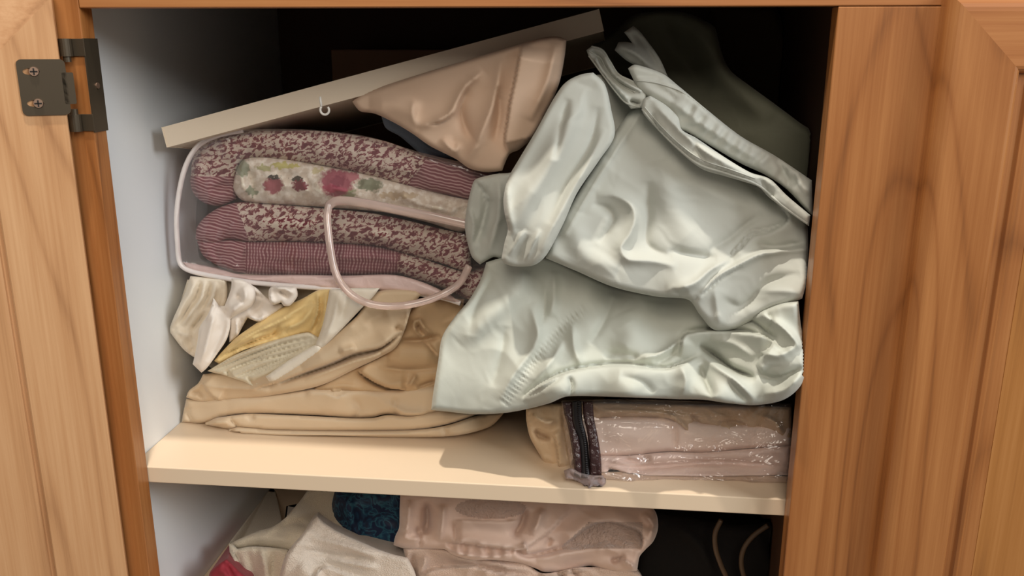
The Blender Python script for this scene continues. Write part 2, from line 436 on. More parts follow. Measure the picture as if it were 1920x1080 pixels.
# loose board, propped at a slant
def board():
    A = P([305], [240], .122)[0]; B = P([1122], [19], .122)[0]; A2 = P([320], [276], .140)[0]
    A = Vector(A); B = Vector(B); u = (B-A).normalized(); L = (B-A).length
    nrm = Vector((0, 0, 1)); back = u.cross(nrm)*-1
    back = Vector((-u.y, u.x, 0)).normalized(); back = (back*math.cos(math.radians(9))+Vector((0, 0, -1))*math.sin(math.radians(9))); back = (back-u*back.dot(u)).normalized()
    dn = back.cross(u).normalized()
    if dn.z > 0: dn = -dn
    bm = bmesh.new(); bmesh.ops.create_cube(bm, size=1)
    for v in bm.verts: v.co = A+u*(v.co.x+.5)*L+back*(v.co.y+.5)*.22+dn*(v.co.z+.5)*.0185
    bmesh.ops.bevel(bm, geom=bm.edges[:], offset=.0008, segments=2, affect='EDGES'); bm.verts.index_update()
    V = np.array([tuple(v.co) for v in bm.verts]); V[:, 0] = np.maximum(V[:, 0], -.0172)
    acc = Acc().add(V, [[v.index for v in f.verts] for f in bm.faces])
    return acc
o = build('shelf_board', board(), BOARD, smooth=False, label='loose cream shelf board propped up at a slant across the top', cat='board')
a = Acc(); cpt = P([610], [206], .10)[0]
tube(a, [(cpt[0]+.0042*math.cos(t), cpt[1]-.002, cpt[2]+.0042*math.sin(t)) for t in np.linspace(2.4, 7.0, 16)], .0011, seg=8)
tube(a, [(cpt[0]-.003, cpt[1]-.002, cpt[2]+.003), (cpt[0]-.004, cpt[1]-.001, cpt[2]+.012)], .0011, seg=8)
build('screw_hook', a, plain('white_hook', (225, 222, 215), .4), o, label='small white hook under the board')
# carton at the back
a = Acc(); box(a, .085, .36, .40, .47, -.25, -.032, bev=.002)
build('carton', a, melamine('tan_cardboard', (150, 112, 84), .8), smooth=False, label='plain tan carton standing in the dark behind the slanted board', cat='box')

# ------------------------------------------------------------------ fabrics
MINT = cloth('mint_cotton', (188, 190, 181), .68, .15, .15, 26, .03, .35)
MINT2 = cloth('mint_cotton_lower', (191, 194, 183), .64, .15, .15, 30, .03, .35)
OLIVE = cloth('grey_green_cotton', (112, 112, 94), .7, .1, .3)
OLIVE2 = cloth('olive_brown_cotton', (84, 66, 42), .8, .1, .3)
PEACH = cloth('peach_cotton', (210, 182, 158), .75, .1, .1, 22, .03, .25)
SLATE = cloth('slate_blue_cotton', (122, 136, 152), .7, .1)
TAN = cloth('tan_cotton', (208, 184, 152), .6, .2, .35, 30)
TAN2 = cloth('deep_tan_cotton', (202, 172, 134), .6, .2, .35, 34)
BEIGE = cloth('beige_cotton', (212, 190, 160), .6, .2, .3, 28)
IVORY = cloth('ivory_cotton', (232, 220, 200), .6, .2, .4, 50)
WHITEC = cloth('white_cotton', (240, 230, 218), .55, .2, .3, 40)
YELLOW = cloth('butter_yellow_cotton', (234, 206, 146), .6, .2, .35, 60)
FAN = cloth('cream_cotton', (214, 202, 176), .65, .2, .3, 80)
OFFW = cloth('off_white_cotton', (230, 220, 202), .6, .2, .25, 40)

# --- mint flat sheet (upper)
mY = [(1000, 300, .062), (1090, 160, .072), (960, 480, .05), (1200, 200, .075), (1280, 540, .022), (1040, 480, .036), (1160, 530, .026), (1500, 420, .050), (1500, 560, .016), (1300, 350, .052), (1420, 360, .06)]
a = Acc()
relief(a, [(1088, 140), (1112, 136), (1134, 158), (1146, 205), (1152, 255), (1124, 300), (1082, 362), (1056, 420), (1026, 476), (1004, 496), (975, 500), (950, 496), (940, 486), (946, 455), (952, 430), (946, 400), (944, 372), (952, 336), (972, 300), (1005, 245), (1038, 185), (1060, 155)], [(x, y, Y-.026) for x, y, Y in mY],
       [('r', [(1092, 160), (1062, 240), (1030, 310), (985, 380), (975, 430)], 20, .010), ('r', [(1066, 185), (1052, 245), (1040, 300)], 11, -.006), ('r', [(1120, 200), (1108, 270), (1062, 350), (1030, 420)], 12, -.006),
        ('r', [(1136, 240), (1100, 310), (1060, 380), (1012, 470)], 10, .005), ('r', [(955, 480), (972, 450), (985, 430)], 6, .004), ('r', [(985, 490), (1000, 455), (1012, 430)], 6, .004), ('r', [(968, 494), (980, 465), (990, 440)], 5, -.003), ('r', [(950, 340), (955, 400), (965, 440)], 10, .004)],
       R=18, bulge=.009, thick=.03, step=4, amp=.8, wr=[(.0015, 26, 115, 3)])
relief(a, [(1200, 195), (1262, 232), (1330, 292), (1420, 345), (1500, 390), (1514, 420), (1514, 520), (1504, 560), (1470, 572), (1440, 582), (1400, 606), (1372, 618), (1338, 618), (1312, 590), (1290, 562), (1230, 556), (1150, 538), (1080, 508), (1023, 484), (1034, 446), (1064, 392), (1098, 336), (1140, 268), (1180, 210)], mY,
       [('r', [(1085, 400), (1080, 440), (1100, 480), (1160, 505)], 20, .007),
        ('r', [(1118, 368), (1150, 366), (1182, 384), (1190, 410), (1180, 440), (1164, 465), (1178, 486), (1225, 490), (1270, 500)], 13, .009),
        ('r', [(1110, 382), (1140, 392), (1150, 410), (1135, 440), (1120, 455)], 11, -.006),
        ('r', [(1215, 340), (1216, 400), (1212, 450), (1228, 470), (1262, 480)], 14, -.006),
        ('r', [(1235, 300), (1262, 380), (1290, 440), (1330, 470)], 30, .008),
        ('r', [(1252, 470), (1300, 478), (1345, 484)], 12, -.006),
        ('r', [(1250, 545), (1300, 532), (1334, 505), (1372, 484)], 12, .010),
        ('r', [(1312, 556), (1345, 520), (1390, 494), (1430, 476), (1510, 468)], 9, .012, .5),
        ('l', [(1364, 483), (1385, 460), (1409, 436), (1440, 430), (1476, 415), (1474, 398), (1455, 385)], .008, 22, 1),
        ('r', [(1330, 470), (1370, 445), (1400, 420), (1430, 400)], 12, -.005),
        ('r', [(1420, 456), (1450, 464), (1510, 455)], 9, -.007), ('r', [(1290, 545), (1275, 552), (1260, 540)], 8, -.004), ('r', [(1366, 487), (1388, 464), (1411, 441), (1440, 434), (1474, 419)], 4, -.008), ('r', [(1296, 568), (1322, 548), (1352, 522), (1392, 500)], 4, -.007),
        ('r', [(1355, 560), (1385, 575), (1410, 560), (1440, 530), (1500, 512)], 14, -.008), ('r', [(1340, 540), (1345, 580), (1350, 610)], 12, .005),
        ('r', [(1420, 545), (1470, 545), (1505, 550)], 12, .004),
        ('r', [(1290, 240), (1340, 300), (1420, 355), (1500, 402)], 14, -.006), ('r', [(1200, 215), (1150, 290), (1100, 370), (1060, 440)], 8, .004, .6)],
       R=18, bulge=.014, thick=.03, step=3.8, amp=.75, wr=[(.0028, 70, 40, 2.2), (.0006, 18, 30, 2)])
relief(a, z5((245, 205), (262, 172), (300, 172), (318, 178), (298, 150), (284, 132), (322, 106), (350, 130), (385, 175), (430, 240), (462, 312), (430, 305), (372, 288), (330, 268), (290, 245)), .098,
       [('r', z5((330, 130), (380, 200), (440, 290)), 9, -.005), ('r', z5((260, 190), (330, 220), (400, 280)), 8, .005)], R=10, bulge=.006, thick=.06, step=4.5)
relief(a, z5((318, 318), (300, 280), (330, 264), (440, 300), (500, 346), (620, 446), (760, 556), (900, 636), (1052, 738), (1056, 880), (1040, 870), (950, 775), (860, 715), (760, 668), (640, 598), (540, 540), (500, 530), (482, 478), (400, 415), (345, 370)), [(1200, 150, .056), (1520, 370, .036), (1350, 260, .040)],
       [('l', z5((322, 318), (420, 324), (500, 350), (580, 395), (640, 440)), .003, 26, 1), ('r', z5((360, 350), (480, 420), (620, 520), (760, 610), (900, 690)), 12, .004), ('g', z5((520, 440), (700, 560), (860, 660), (1000, 760)), 18, .0018, 26),
        ('r', z5((900, 640), (940, 700), (960, 760)), 8, -.006), ('r', z5((985, 690), (1000, 740), (1040, 800)), 7, .004)],
       R=14, bulge=.009, thick=.035, step=4.5, wr=[(.002, 22, 40, 2)])
seam(a, z5((330, 330), (370, 332), (420, 340), (500, 366), (560, 402), (620, 452)), .0007)
relief(a, z5((356, 440), (365, 405), (392, 392), (455, 430), (505, 480), (520, 530), (580, 565), (700, 646), (800, 705), (880, 732), (950, 800), (1046, 880), (1040, 925), (960, 870), (880, 810), (835, 765), (700, 722), (600, 690), (500, 610), (420, 530), (365, 468)), [(1200, 200, .042), (1520, 410, .026), (1350, 310, .026)],
       [('l', z5((362, 448), (420, 512), (500, 590), (600, 664), (700, 700), (830, 745)), .003, 30, -1), ('r', z5((400, 420), (480, 500), (600, 610), (760, 700)), 9, .004), ('r', z5((560, 560), (590, 620), (620, 670)), 7, -.003), ('r', z5((840, 730), (870, 780), (900, 810)), 7, -.004), ('r', z5((430, 560), (410, 500), (400, 460)), 6, -.003)],
       R=11, bulge=.008, thick=.03, step=4, wr=[(.0015, 18, 40, 2)])
seam(a, z5((360, 448), (420, 522), (500, 602), (590, 672), (700, 708), (830, 756), (930, 840), (1035, 915)), .0011); seam(a, z5((368, 438), (430, 510), (510, 588), (600, 652), (710, 690), (820, 730)), .0005)
relief(a, z5((150, 190), (195, 205), (225, 250), (262, 305), (330, 340), (378, 385), (360, 440), (312, 446), (292, 420), (250, 375), (200, 310), (160, 255), (138, 228), (130, 205)), [(1105, 95, .090), (1200, 200, .050)],
       [('r', z5((150, 208), (180, 230), (210, 280), (250, 330), (330, 378)), 5, -.008), ('r', z5((205, 235), (240, 300), (300, 345), (350, 372)), 3.5, .004, 1), ('r', z5((170, 245), (200, 295), (250, 352), (290, 398)), 4, .004, 1), ('r', z5((305, 412), (330, 420), (352, 425)), 4, -.008)],
       R=6, bulge=.005, thick=.05, step=3)
seam(a, z5((150, 190), (195, 205), (225, 250), (262, 305), (330, 340), (378, 385)), .0009); seam(a, z5((138, 205), (165, 225), (190, 240), (215, 290), (262, 340), (330, 378)), .0009); seam(a, z5((140, 228), (200, 310), (250, 375), (295, 422), (350, 438)), .0009)
relief(a, [(892, 336), (930, 326), (962, 322), (985, 300), (965, 350), (960, 420), (960, 470), (940, 486), (925, 482), (900, 496), (884, 480), (872, 430), (875, 392), (884, 352)], .078,
       [('r', [(900, 345), (915, 370), (905, 420), (890, 460)], 10, -.007), ('r', [(935, 335), (935, 400), (915, 480)], 14, .007), ('r', [(880, 390), (888, 420), (884, 460)], 6, .004), ('l', [(890, 335), (905, 355), (912, 380)], .004, 14, -1)],
       R=12, bulge=.010, thick=.04, step=4, wr=[(.002, 18, 100, 2)])
relief(a, [(1092, 150), (1130, 140), (1180, 165), (1215, 200), (1200, 260), (1150, 300), (1100, 290), (1075, 220)], .088, [], R=16, bulge=.008, thick=.04, step=6, wr=[(.003, 30, 60, 2)])
build('mint_flat_sheet', a, MINT, label='pale mint sheet bundled at the upper right, its stitched hem running down to the stile', cat='sheet')
# --- mint fitted sheet (lower)
a = Acc()
fY = [(815, 765, .044), (900, 500, .080), (950, 765, .030), (1060, 745, .008), (1180, 740, .003), (1350, 745, .0), (1500, 700, -.002), (1500, 570, .010), (1250, 560, .080), (1150, 540, .085), (1050, 520, .085), (1120, 640, .050), (860, 620, .060), (1330, 640, .05)]
relief(a, z6((262, 380), (330, 360), (420, 350), (520, 350), (640, 400), (800, 470), (950, 505), (1100, 520), (1180, 530), (1240, 570), (1290, 640), (1350, 655), (1480, 590), (1560, 560), (1636, 550), (1646, 650), (1664, 760), (1666, 850), (1644, 925), (1570, 985), (1450, 1008), (1330, 1000), (1220, 985), (1100, 982), (830, 972), (620, 970), (540, 1000), (440, 1026), (330, 1044), (200, 1048), (100, 1038), (20, 1030), (28, 960), (50, 820), (68, 710), (120, 625), (190, 540), (240, 450)), fY,
       [('g', z6((700, 580), (620, 650), (540, 735), (470, 820), (400, 915), (335, 1005)), 9, .0014, 8.5),
        ('r', z6((720, 560), (620, 640), (530, 730), (460, 810), (390, 905)), 20, -.004),
        ('r', z6((455, 560), (490, 680), (470, 760), (380, 880), (320, 990)), 15, .007), ('r', z6((440, 420), (380, 520), (250, 640), (150, 740)), 22, .007), ('r', z6((560, 420), (560, 540), (545, 620)), 14, .006), ('r', z6((520, 480), (520, 590), (500, 660)), 9, -.004),
        ('r', z6((300, 420), (220, 560), (190, 700)), 16, -.005), ('r', z6((345, 660), (330, 780), (290, 930)), 14, -.004),
        ('r', z6((640, 640), (650, 760), (690, 850)), 12, .006), ('r', z6((600, 720), (560, 800), (470, 900)), 10, .005), ('r', z6((820, 540), (780, 640), (720, 740)), 12, -.004), ('r', z6((860, 600), (900, 700), (860, 800)), 26, .006),
        ('l', z6((418, 985), (445, 955), (520, 905), (620, 862), (740, 840), (860, 832), (960, 842), (1050, 850), (1120, 828), (1205, 790)), .016, 46, 1),
        ('r', z6((418, 975), (448, 945), (520, 895), (620, 852), (740, 830), (860, 822), (960, 832), (1050, 842), (1120, 820), (1195, 785)), 4, -.008), ('r', z6((1195, 745), (1265, 790), (1350, 848), (1440, 880)), 4, -.010), ('r', z6((1120, 705), (1180, 678), (1260, 670), (1380, 676), (1480, 692)), 4, -.008), ('r', z6((430, 975), (520, 930), (600, 880)), 5, -.004), ('r', z6((625, 880), (640, 920), (630, 975)), 6, -.006), ('r', z6((850, 880), (950, 910), (1000, 960)), 14, -.005),
        ('r', z6((780, 800), (820, 780), (900, 790), (960, 800)), 10, -.005), ('r', z6((920, 800), (1010, 790), (1080, 750), (1130, 710)), 7, .007), ('r', z6((1000, 830), (1060, 800), (1110, 760)), 6, -.005),
        ('l', z6((1110, 800), (1130, 700), (1180, 685), (1260, 678), (1380, 685), (1480, 700), (1535, 730)), .012, 26, 1),
        ('l', z6((1535, 725), (1480, 790), (1455, 830), (1480, 870)), .008, 24, -1),
        ('r', z6((1200, 740), (1270, 790), (1350, 850), (1450, 890)), 8, -.014), ('r', z6((1205, 790), (1270, 840), (1360, 900), (1450, 990)), 12, .010), ('r', z6((1200, 830), (1230, 900), (1260, 970)), 10, -.010),
        ('r', z6((1250, 720), (1350, 740), (1440, 800)), 12, .006), ('r', z6((1330, 640), (1430, 640), (1500, 690), (1540, 715)), 7, -.012), ('r', z6((1460, 600), (1530, 640), (1590, 690), (1650, 760)), 12, .010), ('r', z6((1490, 600), (1520, 630), (1500, 680)), 7, -.006),
        ('r', z6((1450, 870), (1540, 890), (1600, 870), (1655, 840)), 8, -.010), ('r', z6((1480, 960), (1580, 940), (1650, 870)), 14, .008), ('r', z6((1330, 900), (1380, 960), (1420, 1000)), 8, -.006), ('r', z6((1460, 770), (1550, 790), (1640, 740)), 12, .007), ('r', z6((1120, 830), (1140, 900), (1120, 970)), 14, .006)],
       R=16, bulge=.012, thick=.05, step=3.6, amp=.85, wr=[(.0028, 60, 60, 2.2), (.0006, 20, 70, 2)])
build('mint_fitted_sheet', a, MINT2, label='pale mint fitted sheet with gathered elastic edge drooping over the clear zip bag', cat='sheet')
# --- grey green cloths behind
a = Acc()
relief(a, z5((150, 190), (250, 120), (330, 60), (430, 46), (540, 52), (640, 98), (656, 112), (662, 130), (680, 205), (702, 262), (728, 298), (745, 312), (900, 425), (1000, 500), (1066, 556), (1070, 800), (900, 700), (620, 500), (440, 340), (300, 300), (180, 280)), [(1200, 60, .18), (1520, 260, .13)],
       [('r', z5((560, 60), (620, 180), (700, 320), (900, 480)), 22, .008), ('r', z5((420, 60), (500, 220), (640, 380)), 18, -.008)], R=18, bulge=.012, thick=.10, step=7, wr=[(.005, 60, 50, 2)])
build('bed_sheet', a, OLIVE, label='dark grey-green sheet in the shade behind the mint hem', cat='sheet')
a = Acc()
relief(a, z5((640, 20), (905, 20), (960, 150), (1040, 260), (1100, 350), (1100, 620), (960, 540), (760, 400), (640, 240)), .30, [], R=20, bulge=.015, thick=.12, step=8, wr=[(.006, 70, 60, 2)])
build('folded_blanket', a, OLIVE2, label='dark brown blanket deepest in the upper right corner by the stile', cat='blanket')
# --- peach pillowcase under the board
a = Acc()
relief(a, z4((62, 572), (110, 530), (400, 430), (900, 280), (1120, 215), (1215, 205), (1266, 225), (1256, 320), (1222, 480), (1150, 640), (1072, 776), (1000, 842), (946, 868), (905, 960), (820, 968), (722, 948), (645, 895), (500, 822), (400, 752), (300, 692), (190, 640), (105, 625)), [(670, 190, .125), (850, 300, .100), (1040, 80, .075), (940, 300, .082)],
       [('l', z4((1010, 250), (985, 400), (950, 560), (930, 700), (918, 790), (945, 870)), .014, 52, -1), ('r', z4((745, 440), (672, 590), (700, 720), (770, 820)), 14, -.006), ('r', z4((430, 715), (540, 680), (620, 630), (690, 500), (800, 400)), 12, .008), ('r', z4((410, 560), (400, 640), (425, 720)), 12, .004),
        ('r', z4((900, 330), (860, 560), (790, 740), (700, 930)), 16, .007), ('r', z4((880, 480), (890, 640), (860, 800)), 10, -.005), ('r', z4((560, 780), (640, 850), (660, 800)), 10, .005), ('r', z4((1210, 240), (1160, 450), (1060, 680)), 16, .006), ('r', z4((480, 700), (560, 690), (640, 640)), 5, -.003), ('r', z4((160, 600), (300, 600), (420, 660)), 20, .005)],
       R=16, bulge=.013, thick=.06, amp=1.3, step=3.8, wr=[(.0014, 60, 110, 2)])
build('pillowcase', a, PEACH, label='peach beige pillowcase hanging under the high end of the slanted board', cat='pillowcase')
a = Acc()
relief(a, z4((225, 650), (300, 640), (460, 720), (640, 800), (700, 890), (640, 905), (480, 896), (420, 845), (330, 768), (250, 720)), .150, [('r', z4((420, 780), (520, 850), (640, 880)), 8, .005)], R=10, bulge=.007, thick=.05, step=4.5)
build('folded_cloth', a, SLATE, label='slate blue folded cloth peeking out between the peach pillowcase and floral comforter', cat='cloth')

# --- comforter in its clear bag
def floral(name):
    q = M(name); v = q.coord('UV', (1, 1, 1), (0, 0, .4)); mp = q.n('ShaderNodeMapping'); mp.inputs['Scale'].default_value = (1, 1.5, 1); q.l(v, mp.inputs[0])
    n = q.noise(mp.outputs[0], 9.5, 2.5, .65, .6); n2 = q.noise(mp.outputs[0], 3, 1)
    c = q.ramp(n, [(.48, srgb(206, 192, 178)), (.515, srgb(160, 112, 108)), (.55, srgb(116, 54, 62)), (.72, srgb(94, 38, 48))])
    b = q.bump(q.noise(q.coord(), 60, 2), .5, .003)
    return q.set(Base_Color=c, Roughness=.8)
def stripes(name, ang, per, cross=0):
    q = M(name); v = q.coord('UV', (1, 1, 1), (0, 0, 0)); sp = q.n('ShaderNodeSeparateXYZ'); q.l(v, sp.inputs[0])
    wob = q.math('MULTIPLY', q.noise(v, 4, 1), .10)
    ca, sa = math.cos(math.radians(ang)), math.sin(math.radians(ang))
    u = q.math('ADD', q.math('ADD', q.math('MULTIPLY', sp.outputs[0], -sa), q.math('MULTIPLY', sp.outputs[1], ca)), wob)
    s = q.math('SINE', q.math('MULTIPLY', u, 628.3/per)); s = q.math('MULTIPLY_ADD', s, .5, .5)
    if cross:
        u2 = q.math('ADD', q.math('MULTIPLY', sp.outputs[0], ca), q.math('MULTIPLY', sp.outputs[1], sa))
        s2 = q.math('MULTIPLY_ADD', q.math('SINE', q.math('MULTIPLY', u2, 628.3/per)), .5, .5); s = q.math('ADD', q.math('MULTIPLY', s, 1-cross), q.math('MULTIPLY', s2, cross))
    c = q.ramp(s, [(.2, srgb(118, 58, 68)), (.55, srgb(138, 80, 88)), (.9, srgb(186, 154, 152))])
    q.bump(q.noise(q.coord(), 60, 2), .4, .003)
    return q.set(Base_Color=c, Roughness=.8)
def roses(name):
    q = M(name); v = q.coord('UV'); nn = q.n('ShaderNodeTexNoise'); nn.inputs['Scale'].default_value = 14; q.l(v, nn.inputs[0])
    vs = q.n('ShaderNodeVectorMath', operation='SUBTRACT'); q.l(nn.outputs[1], vs.inputs[0]); vs.inputs[1].default_value = (.5, .5, .5)
    vm = q.n('ShaderNodeVectorMath', operation='SCALE'); q.l(vs.outputs[0], vm.inputs[0]); vm.inputs['Scale'].default_value = .22
    va = q.n('ShaderNodeVectorMath', operation='ADD'); q.l(v, va.inputs[0]); q.l(vm.outputs[0], va.inputs[1])
    base = q.mix(q.ramp(q.noise(v, 9, 2), [(.45, (0, 0, 0, 1)), (.6, (1, 1, 1, 1))]), srgb(214, 202, 184), srgb(232, 226, 212)); cur = base
    blobs = [((600, 335), 70, 12, (196, 190, 120)), ((500, 345), 34, 14, (178, 176, 130)), ((400, 350), 30, 40, (146, 150, 124)), ((440, 460), 26, 20, (150, 156, 132)), ((1010, 430), 55, 30, (132, 136, 110)), ((900, 470), 40, 30, (150, 152, 118)),
             ((850, 420), 70, 62, (158, 84, 96)), ((860, 410), 34, 26, (134, 58, 74)), ((930, 390), 32, 24, (178, 112, 118)), ((545, 432), 42, 38, (160, 92, 98)), ((555, 392), 30, 10, (70, 66, 56)), ((675, 432), 32, 26, (126, 54, 62)), ((655, 402), 24, 9, (76, 70, 56)), ((760, 360), 24, 14, (200, 190, 150)), ((1150, 480), 90, 16, (196, 178, 150)), ((860, 300+330), 60, 26, (178, 96, 108))]
    for (bx, by), ra, rb, col in blobs:
        px, py = bx/2.572+300, by/2.572+180
        s1 = q.n('ShaderNodeVectorMath', operation='SUBTRACT'); q.l(va.outputs[0], s1.inputs[0]); s1.inputs[1].default_value = (px/100, py/100, 0)
        s2 = q.n('ShaderNodeVectorMath', operation='MULTIPLY'); q.l(s1.outputs[0], s2.inputs[0]); s2.inputs[1].default_value = (200/ra, 200/rb, 0)
        s3 = q.n('ShaderNodeVectorMath', operation='LENGTH'); q.l(s2.outputs[0], s3.inputs[0])
        f = q.ramp(s3.outputs['Value'], [(.72, (1, 1, 1, 1)), (.98, (0, 0, 0, 1))]); cur = q.mix(f, cur, srgb(*col))
    q.bump(q.noise(q.coord(), 60, 2), .6, .003)
    return q.set(Base_Color=cur, Roughness=.75)
FLO = floral('burgundy_sprig_print'); ST_A = stripes('burgundy_stripe', 14, 6.0); ST_L = stripes('burgundy_stripe_end', 12, 5.6); ST_D = stripes('burgundy_check', 93, 6.0, .28); ROSE = roses('rose_print_on_cream'); CRM = cloth('cream_lining', (226, 208, 184), .7, .1, .5, 40)
qY = [(340, 300, .155), (900, 350, .125), (360, 520, .148), (880, 540, .120)]
com = thing('comforter', tuple(P([600], [515], .2)[0]), 'burgundy and cream floral comforter folded in four layers inside the clear vinyl bag', 'comforter')
dq = lambda d: [(x, y, Y+d) for x, y, Y in qY]
a = Acc()
relief(a, z2((150, 370), (160, 300), (200, 235), (290, 195), (400, 172), (560, 168), (760, 170), (950, 192), (1100, 222), (1250, 280), (1350, 305), (1500, 335), (1640, 370), (1600, 440), (1540, 510), (1480, 500), (1350, 472), (1200, 440), (1050, 398), (900, 358), (750, 332), (600, 312), (470, 300), (400, 318), (368, 380), (360, 440), (368, 495), (300, 527), (230, 522), (170, 482), (146, 420)), dq(.0),
       [('r', z2((180, 400), (260, 380), (340, 370)), 10, -.006), ('r', z2((240, 470), (300, 430), (350, 450)), 8, -.005), ('r', z2((1210, 300), (1240, 380), (1180, 440)), 8, -.004), ('r', z2((300, 240), (600, 235), (1000, 290), (1400, 380)), 22, .006)],
       R=18, bulge=.011, thick=.20, step=4.5, wr=[(.005, 34, 15, 1.6), (.0016, 12, 40, 1.4)], soft=False, mfn=lambda x, y: 1 if (x-300)*2.572 > 1290-((y-180)*2.572-300)*.75 else (2 if (y-180)*2.572 > 385 and (x-300)*2.572 < 375 else 0))
build('folded_layer', a, [FLO, ST_A, ST_L], com, label='top fold with sprig print and striped border')
a = Acc()
relief(a, z2((352, 450), (362, 380), (390, 315), (440, 292), (600, 300), (850, 348), (1050, 388), (1250, 445), (1400, 482), (1520, 505), (1500, 645), (1440, 655), (1300, 612), (1100, 565), (950, 548), (700, 530), (500, 522), (400, 505)), dq(-.002),
       [('r', z2((420, 300), (390, 380), (420, 470)), 9, .006), ('r', z2((470, 310), (440, 400), (470, 500)), 6, -.005), ('r', z2((1100, 420), (1250, 520), (1460, 560)), 12, .005), ('r', z2((1050, 520), (1250, 540), (1450, 600)), 6, -.005), ('r', z2((500, 420), (800, 440), (1000, 470)), 18, .006)],
       R=18, bulge=.014, thick=.18, soft=False, step=4.5, wr=[(.006, 22, 20, 1.3), (.002, 9, 30, 1.5)])
build('folded_layer', a, ROSE, com, label='cream fold printed with roses')
a = Acc()
relief(a, z2((172, 690), (180, 630), (230, 572), (310, 528), (400, 512), (600, 526), (760, 540), (1000, 562), (1200, 602), (1350, 640), (1500, 670), (1500, 860), (1350, 805), (1200, 764), (1050, 724), (850, 708), (600, 700), (430, 704), (330, 690), (250, 720)), dq(-.004),
       [('r', z2((300, 600), (600, 610), (900, 630), (1300, 720)), 20, .006)],
       R=18, bulge=.011, thick=.20, step=4.5, wr=[(.005, 30, 12, 1.6), (.0016, 12, 40, 1.4)], soft=False, mfn=lambda x, y: 1 if (x-300)*2.572 < 370+((y-180)*2.572-520)*.33 else 0)
build('folded_layer', a, [FLO, ST_L], com, label='third fold with sprig print and striped end')
a = Acc()
relief(a, z2((178, 700), (240, 690), (330, 690), (430, 700), (700, 702), (1000, 718), (1200, 762), (1480, 850), (1570, 810), (1575, 900), (1500, 985), (1430, 955), (1380, 930), (1250, 892), (1150, 862), (900, 864), (500, 864), (380, 850), (290, 822), (210, 772)), dq(-.002),
       [('r', z2((330, 680), (260, 740), (300, 800)), 8, -.004), ('r', z2((420, 780), (800, 775), (1100, 790), (1400, 890)), 16, .006), ('r', z2((1140, 760), (1150, 860), (1160, 900)), 6, -.004), ('r', z2((415, 720), (400, 780), (380, 840)), 6, -.004)],
       R=18, bulge=.011, thick=.20, step=4.5, wr=[(.005, 30, 8, 1.6), (.0014, 12, 40, 1.4)], soft=False, mfn=lambda x, y: (0 if (x-300)*2.572 > 1150 else (1 if (x-300)*2.572 < 415 else 2)))
build('folded_layer', a, [FLO, ST_L, ST_D], com, label='bottom fold with fine burgundy check')
# bag
def vinyl(name, tint=(.95, .93, .93, 1), gl=.10, milky=.05, bs=.5, sc=30):
    q = M(name); t = q.t; t.nodes.remove(q.b); out = [n for n in t.nodes if n.type == 'OUTPUT_MATERIAL'][0]
    tr = q.n('ShaderNodeBsdfTransparent'); tr.inputs[0].default_value = tint
    g = q.n('ShaderNodeBsdfGlossy'); g.inputs['Roughness'].default_value = .12; g.inputs[0].default_value = (1, 1, 1, 1)
    d = q.n('ShaderNodeBsdfDiffuse'); d.inputs[0].default_value = srgb(236, 226, 222)
    v = q.coord(); bn = q.n('ShaderNodeBump'); bn.inputs['Strength'].default_value = bs; bn.inputs['Distance'].default_value = .01; q.l(q.noise(v, sc, 3, .55, 1.2), bn.inputs['Height']); q.l(bn.outputs[0], g.inputs['Normal'])
    lw = q.n('ShaderNodeLayerWeight'); lw.inputs[0].default_value = .25; q.l(bn.outputs[0], lw.inputs['Normal'])
    f = q.math('MULTIPLY_ADD', lw.outputs['Facing'], .35, gl)
    m1 = q.n('ShaderNodeMixShader'); m1.inputs[0].default_value = milky; q.l(tr.outputs[0], m1.inputs[1]); q.l(d.outputs[0], m1.inputs[2])
    m2 = q.n('ShaderNodeMixShader'); q.l(f, m2.inputs[0]); q.l(m1.outputs[0], m2.inputs[1]); q.l(g.outputs[0], m2.inputs[2]); q.l(m2.outputs[0], out.inputs[0])
    return q.m
VIN = vinyl('clear_vinyl', gl=.02, milky=.05, bs=.35, sc=18); VIN2 = vinyl('thin_clear_plastic', gl=.04, milky=.04, bs=.8, sc=32)
def softplastic(name, col, rough=.3, tr=.4):
    q = M(name); return q.set(Base_Color=srgb(*col), Roughness=rough, Subsurface_Weight=.0, Coat_Weight=.4, Transmission_Weight=tr)
PIP = softplastic('white_piping', (228, 220, 216), .3, .0); HAN = softplastic('pinkish_clear_tube', (244, 222, 212), .16, .6)
bag = thing('storage_bag', tuple(P([600], [530], .2)[0]), 'clear vinyl storage bag with tube handle, lying on the pile of cream sheets', 'bag')
a = Acc()
relief(a, z2((84, 690), (78, 560), (98, 430), (132, 325), (184, 236), (280, 186), (400, 164), (700, 162), (1000, 196), (1250, 270), (1500, 330), (1640, 372), (1640, 700), (1580, 900), (1520, 985), (1440, 1000), (1300, 965), (1100, 940), (900, 930), (650, 915), (400, 888), (150, 842), (98, 806)), dq(-.020),
       [('r', z2((110, 780), (300, 800), (420, 880)), 8, .004)], R=12, bulge=.006, thick=.010, step=8, wr=[(.004, 60, 20, 2), (.0015, 18, 60, 1.5)])
